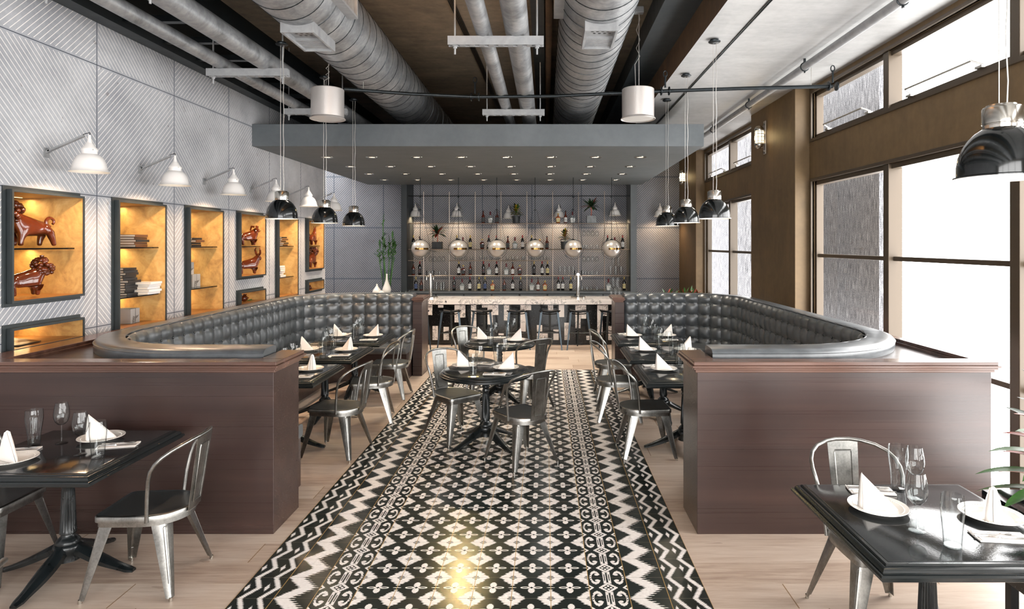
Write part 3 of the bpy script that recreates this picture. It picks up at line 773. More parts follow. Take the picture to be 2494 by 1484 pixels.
tag(MB().tube([(-4.2, 8.86, 1.21), (-4.2, 8.92, 1.203), (-4.19, 9.0, 1.206)], [.004, .007, .009], 6).build('twig', 'stem'), 'dark twig lying beside the small spiny figurine', 'twig')
t = thing('snail_figurine', 'tiny brown figurine in the farthest low slot niche', 'figurine', (-4.18, 11.2, 1.194)); MB().ball((0, 0, .03), .03).ball((0, .04, .02), .02).build('body', 'glaze', t); MB().ball((0, .0, .06), .018).build('head', 'glaze', t)

# ================================================================== WHITE WALL LAMPS
def bell(z0=0):
    # profile from the rim up (r, z)
    out = [(.147, 0), (.143, .004), (.131, .014), (.123, .036), (.117, .066), (.107, .096), (.092, .122), (.073, .140), (.055, .149),
           (.055, .168), (.060, .176), (.060, .186), (.052, .198), (.040, .212), (.030, .232), (.024, .236), (.018, .25), (.012, .272), (.0095, .3), (.0095, .305), (.0001, .306)]
    inn = [(.147, 0), (.128, .014), (.119, .036), (.113, .066), (.103, .094), (.088, .118), (.06, .140), (.0001, .143)]
    return out, inn
def wall_lamp_proto(wall):
    t = thing('wall_lamp', '', 'wall lamp')
    out, inn = bell()
    MB().lathe(out, seg=40).lathe(inn, seg=40).build('shade', 'white_enamel', t, smooth=50)
    MB().ball((0, 0, .062), .032, 14, 10).lathe([(.016, .09), (.018, .15)], seg=12).build('bulb', 'bulb', t)
    if wall:
        a = MB(); p0 = Vector((-.355, 0, .165)); p1 = Vector((-.045, 0, .30))
        d = (p1-p0).normalized(); n = Vector((-d.z, 0, d.x))
        def bar(q0, q1, w_, h_): 
            a.loft([[q+Vector((0, y, 0))*w_+n*z*h_ for y, z in ((-1, -1), (1, -1), (1, 1), (-1, 1))] for q in (q0, q1)], True, True, True)
        bar(p0+d*.02, p1, .016, .008)
        a.loft([[p0+Vector((-.0, y*.016, z*.012)) for y, z in ((-1, -1), (1, -1), (1, 1), (-1, 1))], [p0+d*.04+Vector((0, y*.016, z*.012)) for y, z in ((-1, -1), (1, -1), (1, 1), (-1, 1))]], True, True, True)
        a.build('arm', 'galv_flat', t, smooth=0, bevel=.002)
        h = MB().tube([p1-d*.02+Vector((0, 0, .012)), p1+Vector((.01, 0, .016)), (-.01, 0, .322), (0, 0, .326), (.004, 0, .318), (.003, 0, .30)], .0028, 6)
        h.build('hook', 'blackmetal', t)
        MB().box(-.357, -.35, -.03, .03, .12, .20).build('wall_plate', 'galv_flat', t, smooth=0)
        MB().ball((.05, -.03, .18), .006, 8, 6).build('switch_knob', 'chrome', t)
    else:
        MB().box(.045, .085, .30, .345, .13, .235).build('wall_plate', 'galv_flat', t, smooth=0, bevel=.003)
        MB().tube([(.065, .32, .19), (.03, .12, .30), (.004, .02, .32), (0, 0, .305)], .007, 8).build('arm', 'rackmetal', t)
    return t
mk = Maker(wall_lamp_proto(True)); MAKERS.append(mk)
for i in range(6):
    lab = 'white bell wall lamp on arm, %s along the striped wall' % ('nearest' if i == 0 else 'farthest' if i == 5 else ORD[i])
    mk(lab, (-3.745, 5.19+1.197*i, 2.587), 0, 'white wall lamps above the niches')
    spot((-3.745, 5.19+1.197*i, 2.62), 60, (1, .66, .40), .03, 150, .5)
mk = Maker(wall_lamp_proto(False)); MAKERS.append(mk)
for i, (x, z) in enumerate([(-3.10, 2.645), (-2.115, 2.645), (-.89, 2.60), (.302, 2.625), (1.635, 2.665), (2.70, 2.645)]):
    mk('white bell lamp on slate back wall, %s from left%s' % (ORD[i], ', beyond the dark post' if i == 5 else ''), (x, 15.0, z), 0, 'white lamps above the bottle shelves')
    spot((x, 15.0, z+.03), 36, (1, .70, .42), .03, 150, .5)

# ================================================================== BLACK BELL PENDANTS
def pendant_proto():
    t = thing('pendant_lamp', '', 'pendant lamp')
    prof = [(.160, 0), (.160, .004), (.149, .008), (.1485, .045), (.1425, .083), (.130, .116), (.112, .146), (.090, .169), (.064, .187)]
    MB().lathe(prof, seg=48).build('shade', 'black_enamel', t, smooth=50)
    MB().lathe([(.160, 0), (.160, -.003), (.150, -.003), (.146, .006), (.144, .04), (.136, .072), (.12, .105), (.095, .134), (.07, .15), (.0001, .152)], seg=48).build('inner_shade', 'white_enamel', t, smooth=50)
    MB().lathe([(.064, .184), (.066, .198), (.063, .200), (.063, .203), (.066, .205), (.066, .262), (.062, .268), (.054, .269), (.052, .276), (.0001, .277)], seg=32).build('collar', 'chrome', t, smooth=40)
    MB().ball((0, 0, .055), .038, 14, 10).lathe([(.018, .085), (.02, .15)], seg=12).build('bulb', 'bulb', t)
    zc = ZC-2.255
    pts = [(.018+.004*sin(k*1.7), 0, .275+(zc-.275)*k/16) for k in range(17)]
    MB().tube([(-.012, 0, .275), (-.012, 0, zc)], .0022, 6).build('cable', 'wire', t)
    MB().tube(pts, .0028, 6).build('cable', 'wire', t)
    MB().lathe([(.0001, zc-.034), (.045, zc-.034), (.058, zc-.028), (.06, zc-.02), (.042, zc-.018), (.042, zc-.001), (.0001, zc)], seg=28).build('ceiling_rose', 'darkmetal', t, smooth=40)
    return t
mk = Maker(pendant_proto()); MAKERS.append(mk)
P = [(1.73, 2.40, 'large black bell pendant closest to camera at right edge'), (1.66, 6.24, 'black bell pendant over right booth, nearest of its row of three'),
     (1.66, 7.5, 'black bell pendant over right booth, middle of its row of three'), (1.68, 8.80, 'black bell pendant over right booth, farthest of three'),
     (-2.64, 6.32, 'black bell pendant over left booth, nearest of its row of three'), (-2.66, 7.6, 'black bell pendant over left booth, middle of its row of three'), (-2.67, 8.78, 'black bell pendant over left booth, farthest of three')]
for x, y, lab in P:
    mk(lab, (x, y, 2.25), 0.0, 'black bell pendants')
    spot((x, y, 2.29), 16, (1, .80, .55), .04, 140, .5)

# ================================================================== DRUM LAMPS
def drum(lab, x, top, box):
    t = thing('drum_lamp', lab, 'drum lamp', (x, 6.95, 3.37), 0, 'hanging drum lamps')
    MB().lathe([(.0001, .33), (.168, .33), (.175, .323), (.175, .02), (.188, .006), (.190, 0), (.186, -.004), (.176, .004)], seg=48).build('shade', 'rackdrum', t, smooth=40)
    MB().lathe([(.176, .006), (.0001, .006)], seg=40).build('diffuser', 'china', t, smooth=0)
    MB().tube([(.01, 0, .33), (.01, 0, top)], .004, 8).build('rod', 'wire', t)
    MB().tube([(-.025, 0, .33), (-.03, 0, .33+.15*(top-.33)), (-.035, 0, .33+.3*(top-.33)), (.02, 0, .33+.4*(top-.33)), (-.02, 0, .33+.5*(top-.33)), (.022, 0, .33+.6*(top-.33)), (-.018, 0, .33+.72*(top-.33)), (.02, 0, .33+.85*(top-.33)), (0, 0, top)], .003, 6).build('cord', 'wire', t)
    if box: MB().box(-.06, .06, -.04, .04, top-.07, top).build('ceiling_box', 'galv_flat', t, smooth=0, bevel=.006)
    spot((x, 6.95, 3.36), 8, (1, .85, .7), .1, 120, .5)
simple('rackdrum', srgb(206, 200, 196), .33, .6, bmp=.3, bs=40)
drum('brushed metal drum lamp hanging left of the ducts', -2.40, .645, False)
drum('brushed metal drum lamp hanging right of the ducts', 1.01, ZU-3.37, True)

# ================================================================== CAGE SCONCES on the pilasters
def sconce_proto():
    t = thing('cage_sconce', '', 'wall light')
    MB().lathe([(.0001, -.105), (.056, -.10), (.06, -.09), (.06, .09), (.056, .10), (.0001, .105)], (-.085, 0, 0), 24).build('lamp_glass', 'sconceglass', t, smooth=40)
    MB().lathe([(.066, .095), (.068, .11), (.066, .135), (.05, .16), (.02, .172), (.0001, .173)], (-.085, 0, 0), 28).build('cap', 'chrome', t, smooth=50)
    MB().lathe([(.066, -.095), (.068, -.11), (.066, -.13), (.05, -.155), (.02, -.168), (.0001, -.169)], (-.085, 0, 0), 28).build('lower_cap', 'chrome', t, smooth=50)
    c = MB()
    for z in (-.055, 0, .045, .085, -.09): c.tube([(-.085+.068*cos(a*PI/12), .068*sin(a*PI/12), z) for a in range(24)], .0045, 6, True)
    for k in range(8): a = k*PI/4+.2; c.tube([(-.085+.068*cos(a), .068*sin(a), -.1), (-.085+.068*cos(a), .068*sin(a), .1)], .0045, 6)
    c.build('cage', 'chrome', t)
    MB().box(-.012, 0, -.045, .045, -.25, .24).build('back_plate', 'rackmetal', t, smooth=0, bevel=.01)
    for z in (-.2, .2): MB().ball((-.014, 0, z), .022, 12, 8, (.5, 1, 1)).build('fixing_knob', 'chrome', t)
    MB().box(-.06, 0, -.03, .03, -.04, .04).build('bracket', 'chrome', t, smooth=0)
    return t
mk = Maker(sconce_proto()); MAKERS.append(mk)
for (y, z), lab in zip([(9.33, 3.57), (14.6, 3.53)], ['caged bulkhead light on the nearer brown pilaster', 'caged bulkhead light on the far corner pilaster']):
    mk(lab, (XP, y, z), 0, 'caged lights on the pilasters'); point((XP-.17, y-.02, z), 2.2, (1, .7, .3), .03)

# ================================================================== DUCTS, PIPES, HANGERS
def duct(x, z, r, label):
    t = thing('spiral_duct', label, 'air duct', (x, 0, z), 0, 'spiral ducts under the ceiling')
    MB().loft([[(r*cos(a*PI/32), y, r*sin(a*PI/32)) for a in range(64)] for y in (YB, 15.2)], True, True, True).build('pipe', 'galv', t)
    s = MB(); pts = []; pitch = .24; yy = 1.6; n = int((15.0-yy)/pitch*40)
    for k in range(n): a = 2*PI*k/40; pts.append(((r+.001)*cos(-a), yy+pitch*k/40, (r+.001)*sin(-a)))
    s.tube(pts, .0045, 5); s.build('spiral_seam', 'darkmetal', t)
    return t
d1 = duct(-2.12, 4.20, .34, 'big spiral metal air duct at left of ceiling'); d2 = duct(.47, 4.20, .345, 'big spiral metal air duct at right of ceiling')
def grille(label, duct_x, ang, y0, y1, w_=.36, r=.34, sc=1):
    # box sunk on the duct surface, opening facing away from the axis at angle ang
    t = thing('air_grille', label, 'air grille', (duct_x, (y0+y1)/2, 4.20), 0, 'box grilles on the ducts')
    u = Vector((cos(ang), 0, sin(ang))); v = Vector((-sin(ang), 0, cos(ang))); Lh = (y1-y0)/2
    def P_(a, yy, d): return v*a+Vector((0, yy, 0))+u*d
    m_ = MB(); D0, D1 = r-.08, r+.06
    def bx(mb, a0, a1, ya, yb, d0, d1):
        vs = [P_(a, yy, d) for d in (d0, d1) for yy in (ya, yb) for a in (a0, a1)]
        mb.add(vs, [(0, 2, 3, 1), (4, 5, 7, 6), (0, 1, 5, 4), (2, 6, 7, 3), (0, 4, 6, 2), (1, 3, 7, 5)])
    h = w_/2; e = .022
    for a0, a1, ya, yb in ((-h, -h+e, -Lh, Lh), (h-e, h, -Lh, Lh), (-h+e, h-e, -Lh, -Lh+e), (-h+e, h-e, Lh-e, Lh)): bx(m_, a0, a1, ya, yb, D0, D1)
    m_.build('box', 'galv_flat', t, smooth=0, bevel=.002)
    p = MB(); bx(p, -h+e, h-e, -Lh+e, Lh-e, D1-.05, D1-.045); p.build('plate', 'galv_flat', t, smooth=0)
    s = MB(); n = 9
    for k in range(n): 
        yy = .01+(Lh*.85)*k/n; bx(s, -h+e, h-e, yy, yy+.012, D1-.045, D1-.02)
    s.build('slats', 'galv_flat', t, smooth=0)
    q = MB()
    for i in range(4):
        for j in range(4):
            a = -h+.075+(w_-.15)*i/3+(.02 if j % 2 else 0); yy = -Lh+e+.04+(Lh-.1)*j/3.4
            ring = [P_(a+.014*cos(k*PI/5), yy+.014*sin(k*PI/5), D1-.0435) for k in range(10)]
            q.add(ring, [tuple(range(10))])
    q.build('hole_pattern', 'blackmetal', t, smooth=0)
grille('box grille under the left duct', -2.12, -PI/2, 5.386, 5.93, .29)
grille('box grille on the right flank of left duct', -2.12, 0, 5.1, 5.79, .29)
grille('box grille under the right duct', .47, -PI/2, 5.34, 5.86, .285)
grille('box grille on the left flank of right duct', .47, PI, 5.1, 5.78, .29)
def pipe(x, z, r, label, mat='galv', y0=YB, y1=15.2):
    t = tag(MB().loft([[(x+r*cos(a*PI/16), y, z+r*sin(a*PI/16)) for a in range(32)] for y in (y0, y1)], True, True, True).build('ceiling_pipe', mat), label, 'pipe', 'straight pipes under the ceiling'); return t
pipe(-3.30, 3.835, .065, 'slim grey pipe nearest the striped wall')
pipe(-3.05, 4.03, .07, 'slim grey pipe between striped wall and thick pipe')
pipe(-2.86, 3.86, .095, 'thick grey pipe left of the big left duct')
pipe(-.54, 3.84, .07, 'left of two parallel pipes at ceiling centre')
pipe(-.255, 3.875, .105, 'thicker right one of two parallel pipes at ceiling centre')
pipe(.03, 4.3, .035, 'thin dark pipe beside the right duct', 'rust')
pipe(2.82, 3.93, .04, 'thin grey pipe along the pale ceiling by windows', 'galv_flat')
for k, y in enumerate((3.1, 5.0, 6.9, 8.8, 10.7)):
    t = tag(MB().tube([(2.82+.046*cos(a*PI/8), y, 3.93+.046*sin(a*PI/8)) for a in range(16)], .006, 6, True).box(2.815, 2.825, y-.012, y+.012, 3.865, 3.885).box(2.81, 2.83, y-.01, y+.01, 3.97, 4.02).build('pipe_clamp', 'darkmetal'), 'pipe clamp on the window-side pipe, %s from camera' % ORD[k], 'clamp', 'clamps on the window-side pipe')
t = thing('cable_bundle', 'bundle of thin black cables along the dark ceiling', 'cable', (0, 0, 0))
for k in range(4): MB().tube([(-1.09+.018*k, 2, 4.585), (-1.06+.018*k, 6, 4.582), (-.98+.02*k, 9, 4.585), (-.93+.02*k, 13, 4.585)], .006, 6).build('cable', 'blackmetal', t)

def hanger_proto():
    t = thing('pipe_hanger', '', 'pipe hanger')
    W_ = .41
    b_ = MB().box(-W_, W_, -.035, .035, .012, .075).box(-W_, W_, -.035, -.027, 0, .012).box(-W_, W_, .027, .035, 0, .012)
    for k in range(10):
        x = -W_+.04+k*(2*W_-.08)/9; b_.box(x-.022, x+.022, -.027, .027, 0.0, .012)
    b_.build('channel', 'galv_flat', t, smooth=0)
    for x in (-.352, .352):
        r = MB().tube([(x, 0, -.075), (x, 0, .88)], .008, 8).build('rod', 'galv_flat', t)
        MB().lathe([(.0001, -.024), (.017, -.024), (.017, -.008), (.028, -.007), (.028, -.001), (.0001, 0)], (x, 0, 0), 6).build('nut', 'galv_flat', r, smooth=20)
    return t
mk = Maker(hanger_proto()); MAKERS.append(mk)
for x, y, lab in [(-.43, 5.43, 'slotted pipe hanger at ceiling centre, nearer one'), (-.43, 8.37, 'slotted pipe hanger at ceiling centre, just before the canopy'),
                  (-3.03, 6.43, 'slotted pipe hanger over the left pipes, middle one'), (-3.03, 8.32, 'slotted pipe hanger over the left pipes, far one'), (-3.03, 4.28, 'slotted pipe hanger rods at top left corner')]:
    mk(lab, (x, y, 3.70), 0, 'slotted hangers carrying the pipes')

t = thing('track_pipe', 'thin bent grey pipe crossing below the ducts', 'pipe', (0, 0, 0))
pts = [(-2.30, 7.2, 3.76), (-1.6, 7.45, 3.765), (-.853, 7.6, 3.765), (.1, 7.56, 3.765), (1.38, 7.33, 3.77), (2.3, 7.22, 3.775), (3.23, 7.13, 3.775)]
MB().tube(pts, .021, 12).build('tube', 'darkmetal', t)
for k in (2, 4, 6):
    x, y, z = pts[k]; c = MB()
    for dx in (-.045, .045): c.lathe([(.0001, -.008), (.05, -.006), (.05, .006), (.0001, .008)], (x+dx, y, z), 20, ax=Matrix.Rotation(PI/2, 3, 'Y'))
    c.tube([(x, y, z+.04), (x, y, z+.18)], .011, 8)
    c.tube([(x+.022*cos(a*PI/6), y, z+.2+.035*sin(a*PI/6)) for a in range(12)], .006, 6, True)
    c.build('clamp', 'darkmetal', t)
for x, y in ((-2.1, 7.27), (-.3, 7.58), (3.0, 7.16)): MB().tube([(x, y, 3.78), (x, y, ZU if x < 1.5 else ZC)], .003, 6).build('wire', 'wire', t)

# ================================================================== DOWNLIGHTS in the canopy
def down_proto():
    t = thing('downlight', '', 'downlight')
    MB().lathe([(.052, -.001), (.056, -.008), (.085, -.010), (.095, -.006), (.097, 0.0)], seg=32).build('ring', 'chrome', t, smooth=40)
    MB().lathe([(.052, -.0015), (.0001, -.0015)], seg=24).build('lens', 'downled', t, smooth=0)
    return t
mk = Maker(down_proto()); MAKERS.append(mk)
for j, y in enumerate((9.93, 11.13, 12.3, 13.45)):
    for i in range(8):
        x = -3.435+.702*i
        mk('recessed round downlight in canopy, %s from left in %s row' % (ORD[i], ['front', 'second', 'third', 'rear'][j]), (x, y, 3.36), 0, 'downlights in the canopy')
for i in range(4):
    for j, y in enumerate((9.93, 12.3)): spot((-3.1+1.4*i, y, 3.33), 120, (1, .88, .72), .06, 120, .7)
spot((-1.333, 9.93, 3.335), 120, (1, .74, .34), .07, 60, .6, (math.radians(-52), 0, math.radians(-2)))

t = thing('added_uplight', 'unseen spotlight up among the ducts near the camera', 'uplight', (-.95, 2.3, 3.75))  # invented fixture and spot, out of view, added to warm ducts and ceiling
MB().lathe([(.0001, -.06), (.05, -.06), (.055, .06), (.05, .065), (.0001, .05)], (0, 0, 0), 20, ax=Matrix.Rotation(-PI/4, 3, 'X')).build('housing', 'blackmetal', t)
MB().tube([(0, 0, 0), (0, 0, .85)], .008, 8).build('rod', 'blackmetal', t)
spot((-.95, 2.42, 3.80), 700, (1, .52, .18), .06, 96, .7, (math.radians(136), 0, 0))

# ================================================================== BAR COUNTER
t = thing('bar_counter', 'long bar counter with white marble top over black granite front', 'bar counter', (-.4, 12.9, 0))
def LL(mb, o): mb.v = [(x-o[0], y-o[1], z-o[2]) for x, y, z in mb.v]; return mb
O_ = (-.4, 12.9, 0)
LL(MB().box(-2.75, 1.95, 12.42, 13.32, .808, .90), O_).build('marble_top', 'marble', t, smooth=0, bevel=.003)
LL(MB().box(-2.7, 1.9, 12.55, 13.2, 0, .808), O_).build('granite_front', 'granite', t, smooth=0)
ti = MB(); cw = 59.6/4.4536*12.53/1541
TI = [(0, 283, 390), (1, 510, 662), (2, 283, 310), (3, 520, 572), (3, 592, 662), (5, 283, 470), (6, 283, 418), (8, 283, 330), (8, 331, 585), (8, 590, 645), (10, 283, 310),
      (11, 283, 495), (12, 283, 390), (13, 590, 610), (14, 283, 450), (16, 590, 612), (17, 283, 570), (18, 283, 338), (20, 500, 570), (20, 590, 655), (21, 590, 655), (22, 283, 342),
      (23, 548, 572), (23, 592, 662), (24, 283, 413), (25, 475, 662), (27, 283, 535), (28, 283, 430), (29, 615, 662), (31, 283, 600), (32, 283, 400), (33, 510, 662), (-2, 283, 450), (-4, 500, 640), (-6, 283, 380), (35, 283, 500), (37, 540, 662)]
xw = lambda u, y: (u-U0)*y/F
zw = lambda v, y: 2-(v-V0)*y/F
for c, a, b_ in TI:
    x0 = xw(980+266/4.4536, 12.53)+c*cw
    LL(MB().box(x0+.002, x0+cw-.002, 12.536, 12.555, zw(b_/4.4536+680, 12.53), zw(a/4.4536+680, 12.53)), O_).build('marble_tile', 'marble', t, smooth=0)

def tap_proto():
    t = thing('beer_tap', '', 'beer tap')
    MB().lathe([(.0001, 0), (.055, 0), (.055, .008), (.035, .02), (.033, .48), (.03, .50), (.0001, .503)], seg=24).tube([(0, -.03, .475), (0, .03, .475)], .033, 16).build('column', 'chrome', t, smooth=40)
    d = MB().lathe([(.0001, 0), (.15, 0), (.15, .028), (.14, .032), (.0001, .032)], seg=32); d.build('drip_tray', 'chrome', t, smooth=40)
    MB().tube([(-.075, 0, .44), (.075, 0, .44)], .012, 10).build('cross_bar', 'chrome', t)
    for s in (-1, 1):
        f = MB().tube([(s*.07, -.0, .44), (s*.07, -.05, .44), (s*.07, -.06, .40), (s*.07, -.06, .36)], [.012, .012, .009, .007], 8).build('faucet', 'chrome', t)
        MB().tube([(s*.07, -.02, .45), (s*.072, -.03, .50), (s*.073, -.03, .56)], [.007, .011, .013], 8).build('handle', 'blackmetal', t)
    return t
mk = Maker(tap_proto()); MAKERS.append(mk)
mk('chrome column beer tap at left end of the marble bar', (xw(1048.5, 12.85), 12.85, .90), 0, 'beer taps on the bar')
mk('chrome column beer tap at right end of the marble bar', (xw(1407.7, 12.85), 12.85, .90), 0, 'beer taps on the bar')

# ---- globe pendants over the bar
def globe_proto():
    t = thing('globe_pendant', '', 'globe lamp')
    r = .178
    MB().ball((0, 0, 0), r, 40, 24).build('globe', 'globe', t)
    MB().lathe([(r+.001, -.022), (r+.004, -.018), (r+.004, .014), (r+.001, .018)], seg=48, a0=-2.0, a1=-.25).build('band', 'brass', t)
    g = MB().tube([(.205*cos(a*PI/24), 0, -.01+.205*sin(a*PI/24)) for a in range(48)], .004, 6, True); g.build('hoop', 'darkmetal', t)
    top = 3.36-1.90
    MB().tube([(0, 0, r-.005), (0, 0, top)], .006, 8).ball((0, 0, .80), .016, 10, 8, (1, 1, 1.5)).ball((0, 0, 1.07), .020, 10, 8, (1, 1, 1.4)).build('rod', 'darkmetal', t)
    MB().lathe([(.05, r*.965), (.03, r+.015), (.008, r+.03)], seg=20).build('cap', 'darkmetal', t)
    for s in (-1, 1): MB().tube([(s*.016, 0, .80), (s*.04, 0, .785), (s*.205, 0, .03), (s*.205, 0, -.01)], .0035, 6).build('stay_rod', 'darkmetal', t)
    return t
simple('brass', srgb(120, 92, 52), .2, 1)
mk = Maker(globe_proto()); MAKERS.append(mk)
for i in range(6): mk('frosted globe pendant over the bar, %s from left' % ORD[i], (-2.585+.786*i, 13.0, 1.90), 0, 'globe pendants over the bar')

# ================================================================== SHELF RACK behind the bar
YR = 14.8
PX = [xw(u, YR) for u in (1034, 1096, 1158.6, 1220.9, 1283.5, 1345.7, 1408, 1471, 1534)]
XLB = -3.2
t = thing('shelf_rack', 'slim metal shelf rack for bottles on the slate wall', 'shelf', (0, YR, .905))
ZS = {'top': 2.485, 'second': 1.885, 'third': 1.625, 'fourth': 1.275}
def rk(mb): return LL(mb, (0, YR, .905))
for x in PX: rk(MB().tube([(x, YR-.12, .906), (x, YR-.12, 3.21)], .0115, 8).lathe([(.03, .905), (.03, .915), (.012, .93)], (x, YR-.12, 0), 14)).build('post', 'rackmetal', t)
rk(MB().tube([(XLB, YR-.12, 3.11), (PX[-1]+.0, YR-.12, 3.11)], .010, 8)).build('top_rail', 'darkmetal', t)
for nm, z in ZS.items():
    segs = [(XLB, PX[-1])]
    if nm == 'third': segs = [(XLB, PX[0]), (PX[1], PX[5])]
    for a, b_ in segs:
        rk(MB().box(a, b_, YR-.13, YR+.14, z-.022, z-.008)).build('shelf', 'shelfglass' if nm != 'x' else 'frame', t, smooth=0)
        rk(MB().tube([(a, YR-.13, z-.015), (b_, YR-.13, z-.015)], .010, 8)).build('shelf_rail', 'rackmetal', t)
for b0 in (0, 6):                                      # stemware hangers
    for z in ([1.82] if b0 == 0 else [2.42, 1.82]):
        m_ = MB()
        for k in range(5): m_.tube([(PX[b0]+.09+.1*k, YR-.1, z), (PX[b0]+.09+.1*k, YR+.12, z)], .004, 6)
        m_.tube([(PX[b0]+.06, YR-.1, z), (PX[b0+1]-.06, YR-.1, z), (PX[b0+1]-.02, YR-.12, z+.04)], .004, 6)
        rk(m_).build('stemware_rail', 'wire', t)
t = thing('back_counter', 'dark slate back counter carrying the bottom bottle row', 'counter', (-.6, 14.9, 0))
LL(MB().box(XLB, 1.94, 14.5, 15.3, .86, .905), (-.6, 14.9, 0)).build('worktop', 'canopy', t, smooth=0)
LL(MB().box(XLB, 1.94, 14.54, 15.3, .0, .86), (-.6, 14.9, 0)).build('base', 'postdark', t, smooth=0)
for k in range(8): LL(MB().box(XLB+.05+.64*k, XLB+.05+.64*k+.6, 14.52, 14.54, .1, .84), (-.6, 14.9, 0)).build('door', 'canopy', t, smooth=0)

# ---- bottles (five kinds, several dresses)
def bottle(name, body, cap, lab, shape, stripe=None):
    t = thing('bottle', '', 'bottle')
    if shape == 'wine':
        pr = [(.0001, .002), (.036, 0), (.038, .006), (.038, .19), (.036, .205), (.026, .23), (.0155, .25), (.0135, .262), (.0135, .318), (.0001, .319)]; lz = (.05, .16); r = .0385; cz = (.262, .322); cr = .0152
    elif shape == 'spirit':
        pr = [(.0001, .002), (.038, 0), (.040, .006), (.040, .15), (.037, .172), (.022, .195), (.0145, .21), (.0135, .275), (.0001, .276)]; lz = (.03, .135); r = .0405; cz = (.272, .30); cr = .018
    elif shape == 'squat':
        pr = [(.0001, .002), (.048, 0), (.052, .006), (.063, .115), (.062, .13), (.03, .15), (.016, .158), (.015, .19), (.0001, .191)]; lz = (.02, .105); r = None; cz = (.188, .275); cr = .0185
    else:
        pr = [(.0001, .002), (.038, 0), (.042, .006), (.055, .13), (.052, .145), (.03, .158), (.017, .165), (.016, .205), (.0001, .206)]; lz = (.03, .115); r = None; cz = (.204, .235); cr = .02
    seg = 20 if r else 4
    mb = MB()
    if r: mb.lathe(pr, seg=20)
    else:
        rings = []
        for rr, z in pr:
            n = 16; p = 5.0; ring = []
            for j in range(n):
                a = 2*PI*j/n; c, s_ = cos(a), sin(a); k = (abs(c)**p+abs(s_)**p)**(-1/p) if rr > .03 else 1
                ring.append((rr*c*k, rr*s_*k*(.62 if rr > .03 else 1), z))
            rings.append(ring)
        mb.loft(rings)
    mb.build('glass_body', body, t, smooth=50)
    MB().lathe([(.0001, cz[0]), (cr, cz[0]), (cr, cz[1]-.003), (cr-.003, cz[1]), (.0001, cz[1])], seg=14).build('cap', cap, t, smooth=50)
    lb = MB()
    if r: lb.lathe([(r+.0006, lz[0]), (r+.0006, lz[1])], seg=14, a0=-PI/2-1.15, a1=-PI/2+1.15)
    else: lb.add([(-.036, -.0345, lz[0]), (.036, -.0345, lz[0]), (.042, -.0405, lz[1]), (-.042, -.0405, lz[1])], [(0, 1, 2, 3)])
    l = lb.build('label', lab, t, smooth=60)
    pr_ = MB()
    for z, hw in ((lz[0]+.07, .45), (lz[0]+.055, .6), (lz[0]+.03, .5)):
        rr = (r or .0)+.0012
        if r: pr_.lathe([(rr, z), (rr, z+.004)], seg=6, a0=-PI/2-hw, a1=-PI/2+hw)
        else:
            k = (z-lz[0])/(lz[1]-lz[0]); yy = -.0350-.006*k-.0006; pr_.add([(-.05*hw, yy, z), (.05*hw, yy, z), (.05*hw, yy-.0003, z+.004), (-.05*hw, yy-.0003, z+.004)], [(0, 1, 2, 3)])
    pr_.build('print', 'print' if not stripe else stripe, l, smooth=0)
    m_ = Maker(t); MAKERS.append(m_); return m_
B = {'wr': (bottle('b', 'wine', 'capred', 'labwhite', 'wine'), 'dark wine bottle, red cap, white label'),
     'wg': (bottle('b', 'wine', 'capgold', 'labwhite', 'wine'), 'dark wine bottle, gold cap, white label'),
     'wc': (bottle('b', 'wine', 'capgold', 'labcream', 'wine'), 'dark wine bottle, gold cap, cream label'),
     'wb': (bottle('b', 'wine', 'capgold', 'labblue', 'wine'), 'dark wine bottle, gold cap, blue label'),
     'wd': (bottle('b', 'wine', 'capred', 'labdark', 'wine', 'capred'), 'dark wine bottle, red cap, dark label'),
     'wk': (bottle('b', 'wine', 'capgold', 'labdark', 'wine', 'capwine'), 'dark wine bottle, gold cap, dark label'),
     'sp': (bottle('b', 'whiskydark', 'capblack', 'labdark', 'spirit'), 'reddish spirit bottle, black cap, grey label'),
     'sw': (bottle('b', 'whiskydark', 'capblack', 'labwhite', 'spirit'), 'reddish spirit bottle, black cap, white label'),
     'cq': (bottle('b', 'clearliq', 'capwine', 'labwhite', 'squat'), 'squat clear bottle with tall burgundy cap'),
     'am': (bottle('b', 'whisky', 'capgold', 'labcream', 'decanter'), 'amber decanter bottle with gold stopper'),
     'dk': (bottle('b', 'whiskydark', 'capgold', 'labdark', 'decanter'), 'dark brown decanter bottle with gold stopper')}
